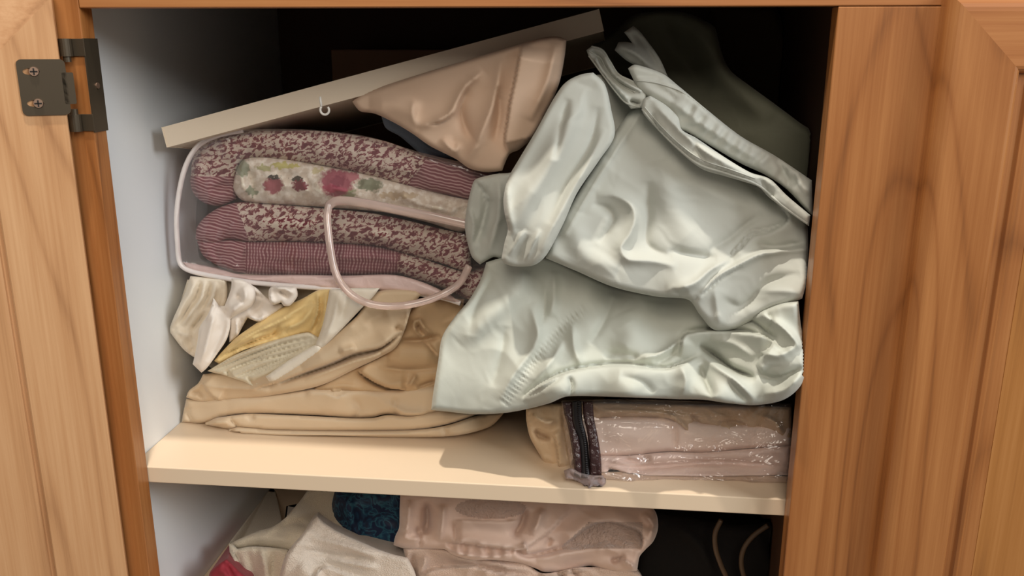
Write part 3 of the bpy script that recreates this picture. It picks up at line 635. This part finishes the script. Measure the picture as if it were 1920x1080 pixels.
# the skin only: drop the back cap so it is an open shell around the comforter
a.f = a.f[:-1]; a.m = a.m[:-1]
build('vinyl_skin', a, VIN, bag)
a = Acc(); ptube(a, z2((400, 166), (280, 190), (186, 238), (128, 328), (95, 450), (80, 580), (84, 700), (97, 806), (150, 845), (300, 876), (500, 905), (900, 934), (1150, 942), (1350, 970), (1450, 1000)), [.138, .136, .130, .126, .118, .112, .106, .10], .0026)
build('piping', a, PIP, bag)
a = Acc()
relief(a, z2((110, 800), (260, 830), (400, 862), (650, 862), (900, 866), (1120, 862), (1260, 895), (1400, 960), (1450, 1000), (1300, 968), (1100, 942), (900, 936), (650, 918), (400, 890), (150, 846)), [(350, 510, .130), (880, 560, .098)], [], R=10, bulge=.007, thick=.03, step=4.5, wr=[(.003, 22, 5, 3)])
build('lower_gusset', a, cloth('pinkish_white_binding', (222, 196, 190), .4, .1, .5, 60, spec=.6), bag, label='pinkish white bottom gusset')
a = Acc(); ptube(a, z2((1480, 620), (1400, 602), (1300, 580), (1150, 550), (1000, 520), (900, 506), (845, 508), (812, 530)), [.085, .086, .087, .090], .0044, seg=14, flat=.6)
ptube(a, z2((815, 522), (806, 580), (812, 660), (822, 740), (840, 830), (868, 895), (920, 955), (990, 995), (1080, 1013), (1180, 1010), (1290, 985), (1390, 942), (1450, 895), (1490, 820)), [.09, .078, .070, .066, .07, .078, .088], .0036, seg=14)
build('handle', a, HAN, bag)

# ------------------------------------------------------------------ pile of cream sheets
bY = [(350, 760, .125), (430, 800, .112), (850, 810, .110), (940, 770, .14), (600, 650, .105), (800, 600, .11)]
ZM = SZ+.0005
a = Acc()
relief(a, z3((95, 732), (102, 690), (116, 628), (200, 628), (500, 598), (720, 580), (1000, 590), (1180, 572), (1280, 560), (1280, 672), (1180, 702), (1080, 706), (1000, 696), (930, 710), (850, 712), (700, 702), (400, 692), (280, 706), (180, 736)), bY,
       [('r', z3((130, 660), (120, 700), (150, 730)), 5, -.004), ('r', z3((1000, 640), (1080, 690), (1180, 690)), 10, .005), ('r', z3((1040, 620), (1030, 680), (1060, 700)), 8, -.004), ('l', z3((640, 590), (720, 595), (780, 615), (820, 600)), .004, 12, 1), ('r', z3((300, 660), (600, 650), (900, 650)), 22, .004), ('r', z3((850, 620), (880, 680), (840, 710)), 10, -.004)],
       R=18, bulge=.012, thick=.25, step=4.5, wr=[(.003, 40, 5, 2.5)], zmin=ZM)
relief(a, z3((200, 742), (240, 716), (290, 706), (400, 694), (700, 706), (850, 714), (940, 712), (1000, 700), (1100, 704), (1250, 682), (1420, 690), (1260, 742), (1100, 766), (800, 772), (500, 768), (345, 754), (300, 760)), [(x, y, Y-.004) for x, y, Y in bY],
       [('r', z3((300, 712), (320, 735), (345, 750)), 4, -.004), ('r', z3((230, 735), (290, 730), (310, 745)), 5, .004), ('r', z3((380, 700), (400, 712), (420, 706)), 4, -.004)],
       R=13, bulge=.011, thick=.24, step=4.2, wr=[(.0015, 30, 2, 4)], zmin=ZM)
relief(a, z3((302, 772), (345, 754), (500, 766), (800, 772), (1100, 768), (1260, 746), (1400, 702), (1520, 684), (1452, 752), (1290, 792), (1000, 800), (600, 800), (380, 793)), [(x, y, Y-.006) for x, y, Y in bY],
       [('r', z3((1240, 760), (1260, 775), (1250, 790)), 5, -.003), ('r', z3((400, 782), (800, 786), (1200, 778)), 6, .002)], R=9, bulge=.009, thick=.24, step=4, zmin=ZM)
build('beige_sheet', a, BEIGE, label='beige sheet folded in three flat layers at the bottom of the left pile', cat='sheet')
a = Acc()
relief(a, z3((1100, 240), (1200, 190), (1340, 190), (1330, 260), (1280, 340), (1270, 560), (1200, 580), (1110, 604), (1000, 606), (870, 604), (640, 598), (760, 530), (850, 490), (980, 430), (1060, 340)), [(560, 720, .11), (900, 600, .125), (700, 700, .112)],
       [('l', z3((862, 498), (900, 530), (950, 560), (1020, 585), (1090, 590)), .010, 28, -1), ('r', z3((866, 504), (905, 536), (955, 566), (1020, 590), (1085, 596)), 3.5, -.010), ('r', z3((1160, 360), (1120, 320), (1122, 288), (1142, 282), (1158, 310), (1200, 345)), 5, .007), ('r', z3((1135, 300), (1142, 330), (1160, 350)), 3.5, -.008), ('r', z3((1050, 372), (1140, 372), (1240, 352)), 6, -.008), ('r', z3((1160, 372), (1190, 400), (1220, 440)), 5, -.005), ('r', z3((1090, 580), (1120, 540), (1125, 520)), 6, .007), ('r', z3((1130, 580), (1180, 560), (1220, 545)), 5, -.007), ('r', z3((960, 490), (1100, 500), (1230, 490)), 8, -.005), ('r', z3((1000, 440), (1120, 440), (1230, 440)), 22, .006), ('r', z3((680, 590), (800, 570), (900, 585)), 10, .004), ('r', z3((750, 594), (780, 600), (800, 596)), 4, .005)],
       R=14, bulge=.010, thick=.15, amp=1.25, step=3.3, wr=[(.0025, 26, 10, 2.2)])
build('tan_sheet', a, TAN2, label='deep tan sheet crumpled at the right of the left pile beside the mint sheet', cat='sheet')
a = Acc()
relief(a, z3((860, 270), (950, 160), (1120, 150), (1150, 170), (1110, 225), (1078, 325), (1040, 400), (975, 442), (850, 502), (700, 572), (500, 612), (270, 642), (180, 642), (115, 622), (128, 592), (168, 560), (190, 520), (300, 510), (450, 520), (600, 450), (740, 360)), [(370, 740, .118), (560, 700, .098), (700, 580, .098), (760, 600, .096)],
       [('l', z3((1072, 328), (1010, 378), (960, 408), (850, 432), (760, 470), (640, 512), (520, 556), (400, 590)), .009, 24, 1), ('r', z3((1070, 334), (1008, 384), (958, 414), (850, 440), (760, 478), (640, 520), (520, 562)), 4, -.010), ('r', z3((1060, 352), (1000, 402), (950, 436), (850, 466), (760, 500), (640, 545)), 5, .004), ('r', z3((1060, 310), (1040, 318), (1075, 328)), 4, -.006), ('r', z3((1100, 240), (1090, 290), (1075, 330)), 8, .006), ('r', z3((965, 420), (980, 440), (970, 430)), 5, -.003), ('r', z3((900, 240), (760, 400), (620, 480)), 18, .005), ('r', z3((790, 420), (830, 410), (860, 400)), 9, .004), ('l', z3((180, 560), (230, 620), (270, 642)), .006, 20, -1), ('r', z3((130, 610), (170, 600), (190, 636)), 6, -.004), ('r', z3((200, 570), (300, 580), (480, 590)), 10, .004), ('r', z3((900, 300), (930, 280), (1000, 250)), 14, -.003)],
       R=14, bulge=.010, thick=.12, amp=1.2, step=3.2, wr=[(.002, 34, -35, 2.8)])
build('tan_sheet', a, TAN, label='light tan sheet with a slanting rolled edge in the middle of the left pile', cat='sheet')
a = Acc()
relief(a, [(618, 543), (660, 540), (712, 540), (700, 556), (682, 574), (640, 618), (604, 652), (590, 650), (604, 612), (612, 576)], .086, [('r', [(636, 548), (625, 600), (606, 645)], 9, .004), ('r', [(652, 548), (640, 600)], 6, -.002)], R=8, bulge=.006, thick=.08, step=4.2, wr=[(.002, 24, 110, 2)])
relief(a, [(592, 646), (604, 650), (597, 662), (560, 688), (520, 714), (505, 716), (498, 706), (540, 676)], .086, [], R=8, bulge=.007, thick=.08, step=4)
build('pillowcase', a, OFFW, label='off-white pillowcase with a narrow folded strip pointing down left, above the tan sheet', cat='pillowcase')
a = Acc()
relief(a, z7((400, 880), (500, 820), (620, 750), (900, 640), (1240, 555), (1340, 600), (1345, 650), (1150, 800), (930, 960), (815, 1018), (700, 968), (640, 950), (540, 915), (450, 895)), [(400, 700, .100), (590, 630, .092)],
       [('r', z7((440, 890), (700, 770), (1000, 660), (1280, 600)), 3, -.006), ('r', z7((500, 900), (740, 800), (1020, 700), (1290, 630)), 2.5, -.005), ('r', z7((560, 885), (800, 800), (1050, 740), (1280, 660)), 2.5, -.006), ('r', z7((640, 940), (800, 870), (1000, 790), (1200, 700)), 3, -.006), ('r', z7((690, 950), (860, 880), (1060, 800), (1200, 740)), 2.5, -.004), ('r', z7((760, 985), (900, 930), (1060, 830)), 3, -.005), ('r', z7((420, 860), (660, 750), (1000, 640)), 4, .004), ('r', z7((740, 930), (780, 980), (815, 1010)), 3, -.005), ('r', z7((560, 880), (600, 930)), 3, -.006)],
       R=7, bulge=.007, thick=.10, step=3, wr=[(.002, 7, -24, 9)])
build('folded_sheet', a, FAN, label='cream sheet folded into many thin edges fanned over the tan sheet', cat='sheet')
a = Acc()
relief(a, z7((900, 420), (1060, 330), (1200, 270), (1330, 200), (1440, 190), (1430, 330), (1390, 500), (1350, 600), (1300, 600), (1240, 562), (1000, 620), (720, 700), (570, 780), (500, 820), (455, 795), (520, 720), (640, 600), (750, 520)), [(400, 680, .102), (600, 560, .108)],
       [('r', z7((480, 790), (640, 690), (820, 620), (960, 570), (1000, 500)), 4, -.008), ('r', z7((500, 760), (700, 610), (900, 500), (1100, 400), (1300, 280)), 7, .007), ('r', z7((560, 720), (800, 600), (900, 560)), 4, .004), ('l', z7((620, 640), (760, 560), (950, 480), (1150, 390)), .004, 9, 1), ('r', z7((1000, 600), (1050, 530), (1200, 460), (1310, 300)), 10, .006), ('r', z7((1330, 220), (1330, 380), (1260, 540)), 4, .006), ('r', z7((1350, 260), (1350, 400), (1290, 560)), 3, -.005), ('r', z7((1400, 220), (1390, 400), (1350, 570)), 5, .004), ('r', z7((620, 730), (900, 650), (1180, 580)), 5, .004), ('r', z7((930, 575), (1000, 560), (1090, 500)), 4, -.005)],
       R=8, bulge=.008, thick=.10, step=3.2, wr=[(.003, 12, -30, 4)])
build('yellow_sheet', a, YELLOW, label='butter yellow sheet with long slanting folds in the left pile', cat='sheet')
a = Acc()
relief(a, z7((690, 130), (800, 170), (930, 285), (1060, 320), (960, 400), (850, 466), (740, 432), (700, 500), (650, 592), (585, 640), (590, 420), (680, 340)), .106,
       [('r', z7((640, 440), (650, 520), (640, 590)), 5, .006), ('r', z7((690, 430), (690, 500), (660, 560)), 4, -.005), ('r', z7((740, 400), (820, 450), (900, 400)), 7, .006), ('r', z7((720, 170), (830, 250), (920, 290)), 6, -.005), ('r', z7((860, 280), (820, 340), (760, 390)), 7, -.006)], R=8, bulge=.008, thick=.06, step=3.5)
relief(a, z7((605, 100), (700, 110), (790, 170), (806, 260), (764, 340), (660, 400), (596, 440), (590, 520), (560, 620), (480, 740), (400, 850), (350, 895), (275, 822), (300, 720), (320, 600), (335, 510), (400, 410), (436, 320), (450, 262), (500, 330), (545, 330), (580, 240), (602, 170)), [(370, 680, .094), (450, 540, .100)],
       [('r', z7((700, 160), (720, 260), (640, 350), (560, 400)), 12, .008), ('r', z7((460, 300), (520, 350), (600, 400)), 6, -.005), ('r', z7((470, 360), (430, 500), (380, 700), (330, 840)), 10, .006), ('r', z7((560, 460), (500, 620), (400, 800)), 8, -.003), ('r', z7((640, 230), (680, 270), (700, 320)), 6, -.004), ('r', z7((455, 290), (430, 380), (380, 460)), 5, .005)],
       R=11, bulge=.010, thick=.08, step=3.5, wr=[(.002, 22, 110, 2)])
relief(a, z7((918, 200), (940, 170), (1020, 160), (1150, 170), (1160, 250), (1095, 330), (1045, 332), (1022, 302), (952, 326), (920, 280)), .090,
       [('r', z7((1000, 200), (1060, 240), (1090, 260)), 4, -.008), ('r', z7((930, 220), (940, 270), (960, 310)), 4, .005), ('r', z7((960, 190), (1060, 190), (1130, 230)), 5, .006)], R=8, bulge=.009, thick=.06, step=3.2)
build('white_pillowcase', a, WHITEC, label='white pillowcase with a folded tail pointing down at the left of the pile', cat='pillowcase')
a = Acc()
relief(a, z7((255, 80), (400, 90), (560, 100), (570, 220), (550, 330), (460, 420), (400, 520), (350, 640), (310, 780), (205, 705), (130, 615), (72, 540), (110, 440), (170, 310), (225, 190)), [(340, 600, .120), (420, 520, .128)],
       [('r', z7((300, 110), (260, 220), (180, 350), (110, 510)), 5, .007), ('r', z7((340, 110), (310, 240), (220, 380), (140, 500)), 4, -.006), ('r', z7((380, 120), (350, 260), (270, 380), (190, 500)), 5, .006), ('r', z7((420, 130), (400, 260), (330, 380)), 4, -.006), ('r', z7((470, 130), (450, 240), (400, 340)), 6, .005), ('r', z7((250, 540), (310, 480), (390, 370)), 5, -.007), ('r', z7((130, 540), (200, 570), (280, 600)), 9, .005), ('r', z7((230, 580), (270, 680), (300, 740)), 5, -.003), ('r', z7((110, 560), (190, 660), (280, 750)), 4, .003)],
       R=9, bulge=.010, thick=.10, step=3.4, wr=[(.002, 10, 115, 3)])
relief(a, z7((230, 110), (700, 60), (1300, 100), (1700, 100), (1650, 500), (1300, 800), (900, 900), (500, 880), (330, 780), (200, 640), (120, 520)), .145, [], R=10, bulge=.008, thick=.16, step=6, wr=[(.004, 24, 110, 2)])
build('ivory_pillowcase', a, IVORY, label='ivory pillowcase with upright creases against the white side wall', cat='pillowcase')

# ------------------------------------------------------------------ zip bag with linens
LIN1 = cloth('sand_linen', (206, 178, 144), .6, .2, .6, 60); LIN2 = cloth('blush_white_linen', (238, 218, 204), .6, .2, .2, 30); LIN3 = cloth('blush_linen', (224, 200, 188), .6, .2, .3, 40)
a = Acc()
relief(a, z9((148, 150), (220, 128), (330, 118), (560, 112), (900, 118), (1200, 125), (1500, 130), (1740, 140), (1740, 330), (1700, 345), (1600, 310), (1480, 300), (1380, 300), (1260, 250), (1180, 250), (1125, 305), (1080, 250), (1000, 215), (800, 205), (560, 215), (470, 300), (440, 420), (440, 525), (340, 512), (262, 498), (232, 430), (172, 320), (150, 220)), [(1000, 850, .075), (1250, 780, .078), (1470, 800, .082), (1060, 800, .072)],
       [('r', z9((200, 270), (230, 310), (300, 330)), 5, -.007), ('r', z9((180, 180), (260, 230), (330, 220)), 7, .005), ('l', z9((300, 290), (320, 320), (335, 400), (340, 510)), .006, 18, -1), ('r', z9((360, 150), (380, 300), (410, 500)), 5, -.004), ('r', z9((980, 170), (1060, 220), (1120, 295)), 7, .007), ('r', z9((1140, 180), (1170, 230), (1130, 290)), 6, -.005), ('r', z9((1560, 190), (1640, 230), (1690, 300)), 8, .006), ('r', z9((1520, 260), (1600, 290), (1680, 310)), 5, -.005), ('r', z9((560, 160), (800, 165), (1000, 180)), 7, .004), ('r', z9((1300, 240), (1400, 230), (1500, 270)), 6, -.004)],
       R=10, bulge=.009, thick=.20, step=3.6, amp=1.8, wr=[(.003, 18, 20, 1.8)])
build('folded_sheet', a, LIN1, label='sand coloured crumpled sheet on top inside the clear zip bag', cat='sheet')
a = Acc()
relief(a, z9((450, 215), (700, 200), (1000, 205), (1300, 240), (1740, 250), (1740, 375), (1500, 385), (1200, 412), (1000, 405), (800, 425), (600, 436), (450, 440)), [(1080, 840, .070), (1470, 820, .082)],
       [('r', z9((1035, 220), (1045, 300), (1040, 400)), 5, -.006), ('r', z9((620, 300), (800, 310), (1000, 310)), 18, .004), ('r', z9((1100, 310), (1300, 320), (1500, 330)), 16, .003)], R=16, bulge=.011, thick=.22, step=4.5, wr=[(.0015, 30, 0, 2)])
build('folded_sheet', a, LIN2, label='blush white sheet folded in the middle layer inside the clear zip bag', cat='sheet')
a = Acc()
relief(a, z9((470, 440), (600, 430), (760, 430), (1000, 408), (1200, 412), (1500, 388), (1740, 372), (1740, 615), (1500, 592), (1300, 594), (1000, 602), (800, 592), (640, 572), (520, 560)), [(1080, 900, .062), (1470, 880, .074)],
       [('r', z9((620, 470), (780, 500), (1000, 490), (1300, 470), (1680, 490)), 7, -.005), ('r', z9((700, 440), (800, 460), (900, 440)), 7, -.006), ('r', z9((780, 550), (1100, 550), (1600, 550)), 10, .004), ('r', z9((620, 500), (680, 530), (760, 560)), 6, -.004)], R=14, bulge=.012, thick=.22, step=4, amp=1.6, wr=[(.003, 18, 0, 3)], zmin=ZM)
build('folded_sheet', a, LIN3, label='blush sheet at the bottom inside the clear zip bag, on the shelf', cat='sheet')
zb = thing('zip_bag', tuple(P([1250], [905], .1)[0]), 'clear plastic zip bag of folded sheets with dark brown zip tape, on the shelf', 'bag')
a = Acc()
relief(a, z9((360, 100), (700, 92), (1200, 104), (1740, 118), (1740, 612), (1500, 606), (1200, 612), (900, 610), (700, 606), (560, 590), (480, 570), (420, 540), (395, 400), (370, 240)), [(1060, 760, .058), (1080, 900, .040), (1470, 780, .066), (1470, 900, .052)],
       [('r', z9((790, 500), (900, 480), (1100, 470), (1300, 480), (1680, 490)), 5, .006), ('r', z9((620, 180), (900, 170), (1150, 195), (1500, 195)), 4, .005), ('r', z9((600, 540), (700, 570), (800, 590)), 4, .004), ('r', z9((600, 240), (900, 230), (1100, 270)), 6, -.003)], R=8, bulge=.006, thick=.02, step=4.5, wr=[(.004, 26, 8, 2.5), (.0015, 9, 10, 2)], zmin=ZM)
a.f = a.f[:-1]; a.m = a.m[:-1]
build('plastic_skin', a, VIN2, zb)
a = Acc()
relief(a, z9((375, 520), (420, 505), (470, 530), (540, 545), (610, 548), (628, 590), (600, 640), (548, 664), (496, 660), (476, 600), (430, 575), (385, 570)), .030, [('r', z9((400, 530), (440, 560), (500, 580)), 3, -.005), ('r', z9((540, 560), (530, 620), (520, 650)), 4, .005), ('r', z9((580, 560), (590, 610)), 3, -.004)], R=5, bulge=.006, thick=.012, step=3, wr=[(.004, 7, 60, 1.3)], zmin=SZ+.001)
build('torn_corner', a, M('crinkled_plastic').set(Base_Color=srgb(222, 208, 206), Roughness=.12, Transmission_Weight=.75, IOR=1.2), zb, label='crumpled loose plastic corner')
DB = M('dark_brown_vinyl'); DB.bump(DB.noise(DB.coord(), 140, 3, .6, 1), .6, .004); DBm = DB.set(Base_Color=srgb(58, 34, 34), Roughness=.25, Specular_IOR_Level=.7)
a = Acc()
relief(a, z9((366, 108), (425, 106), (440, 240), (468, 340), (480, 460), (484, 548), (440, 530), (424, 400), (400, 260), (378, 180)), [(1060, 760, .052), (1090, 890, .033)], [], R=6, bulge=.004, thick=.006, step=3.5, wr=[(.0015, 8, 80, 2)])
relief(a, z9((488, 104), (550, 104), (556, 200), (582, 330), (598, 440), (602, 548), (530, 552), (528, 440), (516, 300), (492, 190)), [(1060, 760, .052), (1090, 890, .033)], [], R=6, bulge=.004, thick=.006, step=3.5, wr=[(.0015, 8, 80, 2)])
build('zip_tape', a, DBm, zb, label='two dark brown vinyl strips')
a = Acc()
ptube(a, z9((452, 104), (458, 220), (488, 340), (500, 460), (504, 556)), [.050, .044, .032], .0045, seg=10, flat=.5)
c = catmull(z9((462, 104), (468, 220), (498, 340), (508, 460), (512, 556)), False, 3.4); ys = np.linspace(.046, .029, len(c))
for i, (x, y) in enumerate(c):
    p = P([x], [y], ys[i])[0]; box(a, p[0]-.0013, p[0]+.0013, p[1]-.0006, p[1]+.0010, p[2]-.0004, p[2]+.0004)
build('zipper', a, plain('black_zipper', (26, 22, 24), .4), zb, label='black zipper')

# ------------------------------------------------------------------ lower compartment
TOW = cloth('cream_towelling', (222, 210, 188), .85, .4, .3, 40, fuzz=900); TOW2 = cloth('white_towelling', (226, 214, 200), .9, .4, .3, 40, fuzz=700); BLK = cloth('blush_fleece', (214, 188, 172), .8, .4, .3, 34)
FLE = cloth('curly_fleece', (188, 164, 150), .9, .5, .8, 160, fuzz=420); RED = cloth('dark_red_cotton', (150, 48, 58), .75, .1)
FL = ZB+.0005
a = Acc()
relief(a, z10((110, 470), (170, 432), (330, 365), (430, 335), (520, 270), (640, 130), (700, 60), (940, 60), (960, 420), (760, 520), (560, 510), (400, 484), (270, 478), (170, 495)), [(440, 1000, .14), (600, 930, .22), (560, 1020, .13)], [('r', z10((450, 340), (600, 300), (700, 340)), 10, -.006), ('r', z10((300, 420), (450, 420), (560, 440)), 12, .006)], R=14, bulge=.012, thick=.16, step=5, wr=[(.004, 30, -25, 2)])
relief(a, z10((112, 455), (150, 470), (172, 495), (270, 478), (400, 484), (540, 500), (540, 900), (540, 1340), (150, 1340), (170, 800), (150, 700), (122, 560)), [(440, 1020, .118), (500, 1200, .12)], [('r', z10((130, 470), (170, 560), (210, 680)), 5, -.006), ('r', z10((240, 500), (270, 600), (290, 760)), 8, -.005), ('r', z10((340, 490), (370, 600), (390, 800)), 12, .006), ('r', z10((430, 490), (430, 600), (430, 700)), 7, -.005), ('r', z10((125, 460), (150, 560), (170, 640)), 5, .005)], R=10, bulge=.010, thick=.22, step=5, wr=[(.003, 24, 80, 2)], zmin=FL)
build('cream_pillowcase', a, TOW, label='cream pillowcase with ruffled corner at the left of the lower compartment', cat='pillowcase')
a = Acc()
relief(a, z10((748, 262), (800, 308), (900, 372), (1100, 462), (1250, 522), (1400, 560), (1460, 700), (1460, 1340), (500, 1340), (470, 900), (480, 680), (520, 545), (570, 470), (640, 390), (708, 300)), [(590, 970, .12), (750, 1040, .10), (600, 1240, .10), (550, 1050, .10)],
       [('l', z10((490, 700), (520, 560), (580, 470), (700, 310)), .006, 26, 1), ('r', z10((640, 500), (800, 530), (950, 560), (1150, 570)), 8, -.005), ('r', z10((700, 420), (900, 460), (1200, 560)), 14, .006), ('r', z10((600, 620), (700, 720), (720, 800)), 20, .006), ('l', z10((700, 720), (790, 622), (880, 640), (1000, 690), (1150, 730)), .008, 24, 1), ('r', z10((820, 560), (1000, 600), (1200, 640)), 8, .005)],
       R=12, bulge=.010, thick=.20, step=4, amp=1.4, wr=[(.003, 26, 20, 1.6), (.001, 6, 0, 1.3)], zmin=FL)
build('white_towel', a, TOW2, label='white towel with a pointed corner in the lower compartment', cat='towel')
qb = M('blue_swirl_print'); nv = qb.noise(qb.coord(), 46, 2, .5, 2.2); qb.bump(qb.noise(qb.coord(), 30, 2), .4, .004)
BLUE = qb.set(Base_Color=qb.ramp(nv, [(.40, srgb(20, 36, 66)), (.50, srgb(30, 74, 104)), (.55, srgb(54, 110, 130)), (.60, srgb(22, 40, 74))]), Roughness=.6)
a = Acc()
relief(a, z10((880, 60), (1400, 60), (1420, 500), (1420, 900), (900, 900), (860, 400), (850, 200)), .20, [('r', z10((960, 100), (1000, 300), (1100, 500)), 16, .01)], R=50, bulge=.04, thick=.14, step=6, wr=[(.006, 30, 70, 1.6)])
build('blue_bag', a, BLUE, label='dark blue and teal swirl patterned soft bag behind the white towel', cat='bag')
a = Acc()
relief(a, z10((-30, 680), (20, 620), (95, 568), (180, 650), (300, 770), (320, 1340), (-70, 1340)), .07, [('r', z10((90, 590), (130, 680), (160, 780)), 8, -.005), ('r', z10((40, 640), (120, 700), (220, 740)), 8, .005)], R=10, bulge=.009, thick=.2, step=5, wr=[(.003, 20, 40, 2)], zmin=FL)
build('red_cloth', a, RED, label='dark red cloth in the bottom left corner of the lower compartment', cat='cloth')
a = Acc()
relief(a, z11((75, 20), (600, 10), (1200, 40), (1700, 70), (1800, 130), (1826, 240), (1796, 340), (1740, 400), (1700, 450), (1684, 545), (1560, 556), (1460, 540), (1360, 510), (1200, 548), (1050, 552), (1000, 530), (880, 490), (700, 470), (550, 470), (420, 430), (380, 400), (250, 395), (100, 392), (28, 370), (40, 310), (66, 250), (70, 120)), [(760, 1000, .115), (950, 1030, .092), (1200, 1050, .090), (1100, 950, .13), (1220, 960, .14)],
       [('l', z11((370, 350), (450, 352), (700, 385), (900, 400), (1000, 345), (1100, 270), (1180, 190), (1240, 130)), .008, 22, -1), ('l', z11((1170, 385), (1230, 340), (1330, 260), (1420, 222), (1500, 212), (1600, 240), (1690, 275), (1720, 330), (1700, 420)), .009, 24, -1),
        ('r', z11((250, 60), (260, 200), (240, 300)), 11, -.012), ('r', z11((140, 60), (130, 180), (110, 320)), 12, .008), ('r', z11((370, 90), (360, 220), (340, 340)), 12, .008), ('r', z11((60, 300), (140, 330), (250, 330)), 10, .006), ('r', z11((190, 240), (210, 330), (200, 390)), 6, -.005),
        ('l', z11((440, 190), (600, 200), (760, 205), (900, 190)), .005, 20, 1), ('r', z11((930, 120), (900, 220), (840, 320)), 9, -.008), ('r', z11((1040, 120), (1010, 220), (960, 300)), 11, .007), ('r', z11((450, 210), (450, 290), (450, 350)), 5, -.004), ('r', z11((380, 350), (400, 400), (520, 440), (700, 450), (860, 430)), 8, .005), ('r', z11((860, 400), (940, 440), (1100, 410), (1200, 380)), 5, -.008), ('r', z11((905, 350), (930, 390), (945, 430)), 4, .006),
        ('r', z11((1000, 480), (1150, 440), (1400, 400), (1650, 400)), 14, .006), ('r', z11((1500, 480), (1540, 470), (1600, 440)), 5, -.006), ('r', z11((1580, 470), (1640, 500), (1670, 540)), 5, .005), ('r', z11((1720, 150), (1790, 230), (1760, 330)), 10, .006), ('r', z11((1100, 320), (1080, 360), (1090, 380)), 8, -.004), ('g', z11((380, 380), (700, 420), (900, 420)), 10, .0015, 22)],
       R=14, bulge=.014, thick=.20, step=3.6, amp=1.7, wr=[(.004, 26, 20, 1.8)],
       mfn=lambda x, y: 1 if ((((x-730)*3.623-690)/240)**2+(((y-920)*3.623-120)/72)**2 < 1 or ((x-730)*3.623 > 1170 and (x-730)*3.623 < 1720 and (y-920)*3.623 > 215 and (y-920)*3.623 < 400-abs((x-730)*3.623-1200)*.02 and ((x-730)*3.623-1170)*.9 > (400-(y-920)*3.623)-20)) else 0)
build('fleece_blanket', a, [BLK, FLE], label='blush pink fleece blanket folded with curly pile showing, under the shelf', cat='blanket')
a = Acc()
relief(a, z11((95, 390), (250, 385), (500, 400), (900, 470), (1040, 560), (1300, 520), (1600, 530), (1700, 560), (1760, 700), (1800, 1240), (200, 1240), (180, 700), (160, 560), (120, 500)), [(800, 1060, .12), (1100, 1060, .105), (1000, 1200, .10)],
       [('l', z11((170, 600), (280, 540), (380, 520), (560, 515), (760, 560), (1000, 590)), .008, 30, 1), ('r', z11((350, 400), (480, 460), (700, 500), (950, 540)), 9, .006), ('r', z11((150, 420), (170, 500), (180, 590)), 8, -.006), ('r', z11((250, 430), (230, 510), (200, 570)), 8, .006), ('l', z11((1000, 550), (1060, 590), (1200, 560), (1350, 540)), .006, 16, -1), ('r', z11((1130, 540), (1160, 570), (1200, 590)), 4, -.006), ('r', z11((1230, 540), (1270, 570), (1290, 600)), 4, -.006)],
       R=12, bulge=.012, thick=.18, step=4, amp=1.6, wr=[(.004, 22, 15, 1.6)], zmin=FL)
build('pink_towel', a, cloth('blush_towelling', (220, 194, 176), .85, .4, .4, 60, fuzz=900), label='blush towel lying beneath the folded fleece blanket', cat='towel')
a = Acc()
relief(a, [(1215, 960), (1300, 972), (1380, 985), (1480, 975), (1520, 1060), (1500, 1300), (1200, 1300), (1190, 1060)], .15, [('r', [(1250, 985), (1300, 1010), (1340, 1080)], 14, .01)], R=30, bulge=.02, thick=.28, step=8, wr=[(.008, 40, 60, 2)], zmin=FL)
build('dark_filler', a, cloth('near_black_filler', (16, 13, 11), .9, 0, .3), label='nearly black filler shape added for the shade behind the cables in the lower right corner', cat='bag')  # added filler: stands in for the corner's darkness and covers the pale floor
CAB = plain('grey_brown_cable', (84, 66, 48), .5)
for path, Y, lab in ((((1352, 975), (1341, 1000), (1342, 1030), (1352, 1060), (1362, 1085), (1368, 1160)), .10, 'thin brown cable loop left of the two in the dark lower right corner'), (((1440, 985), (1412, 1005), (1394, 1030), (1390, 1060), (1400, 1100), (1410, 1160)), .11, 'thin brown cable loop nearest the right stile in the dark lower corner')):
    a = Acc(); ptube(a, list(path), Y, .0026, seg=8)
    # tail curls down to the cabinet floor and away to the back
    e = a.v[0][-8:].mean(0); tube(a, [tuple(e), (e[0]+.005, e[1]+.01, (e[2]+FL)/2), (e[0]+.01, e[1]+.03, FL+.006), (e[0]+.02, e[1]+.12, FL+.003)], .0026, seg=8)
    build('cable', a, CAB, label=lab, cat='cable', group='cables in the lower corner')
for o in bpy.data.objects:
    for k in ('_org', '_p'):
        if k in o: del o[k]
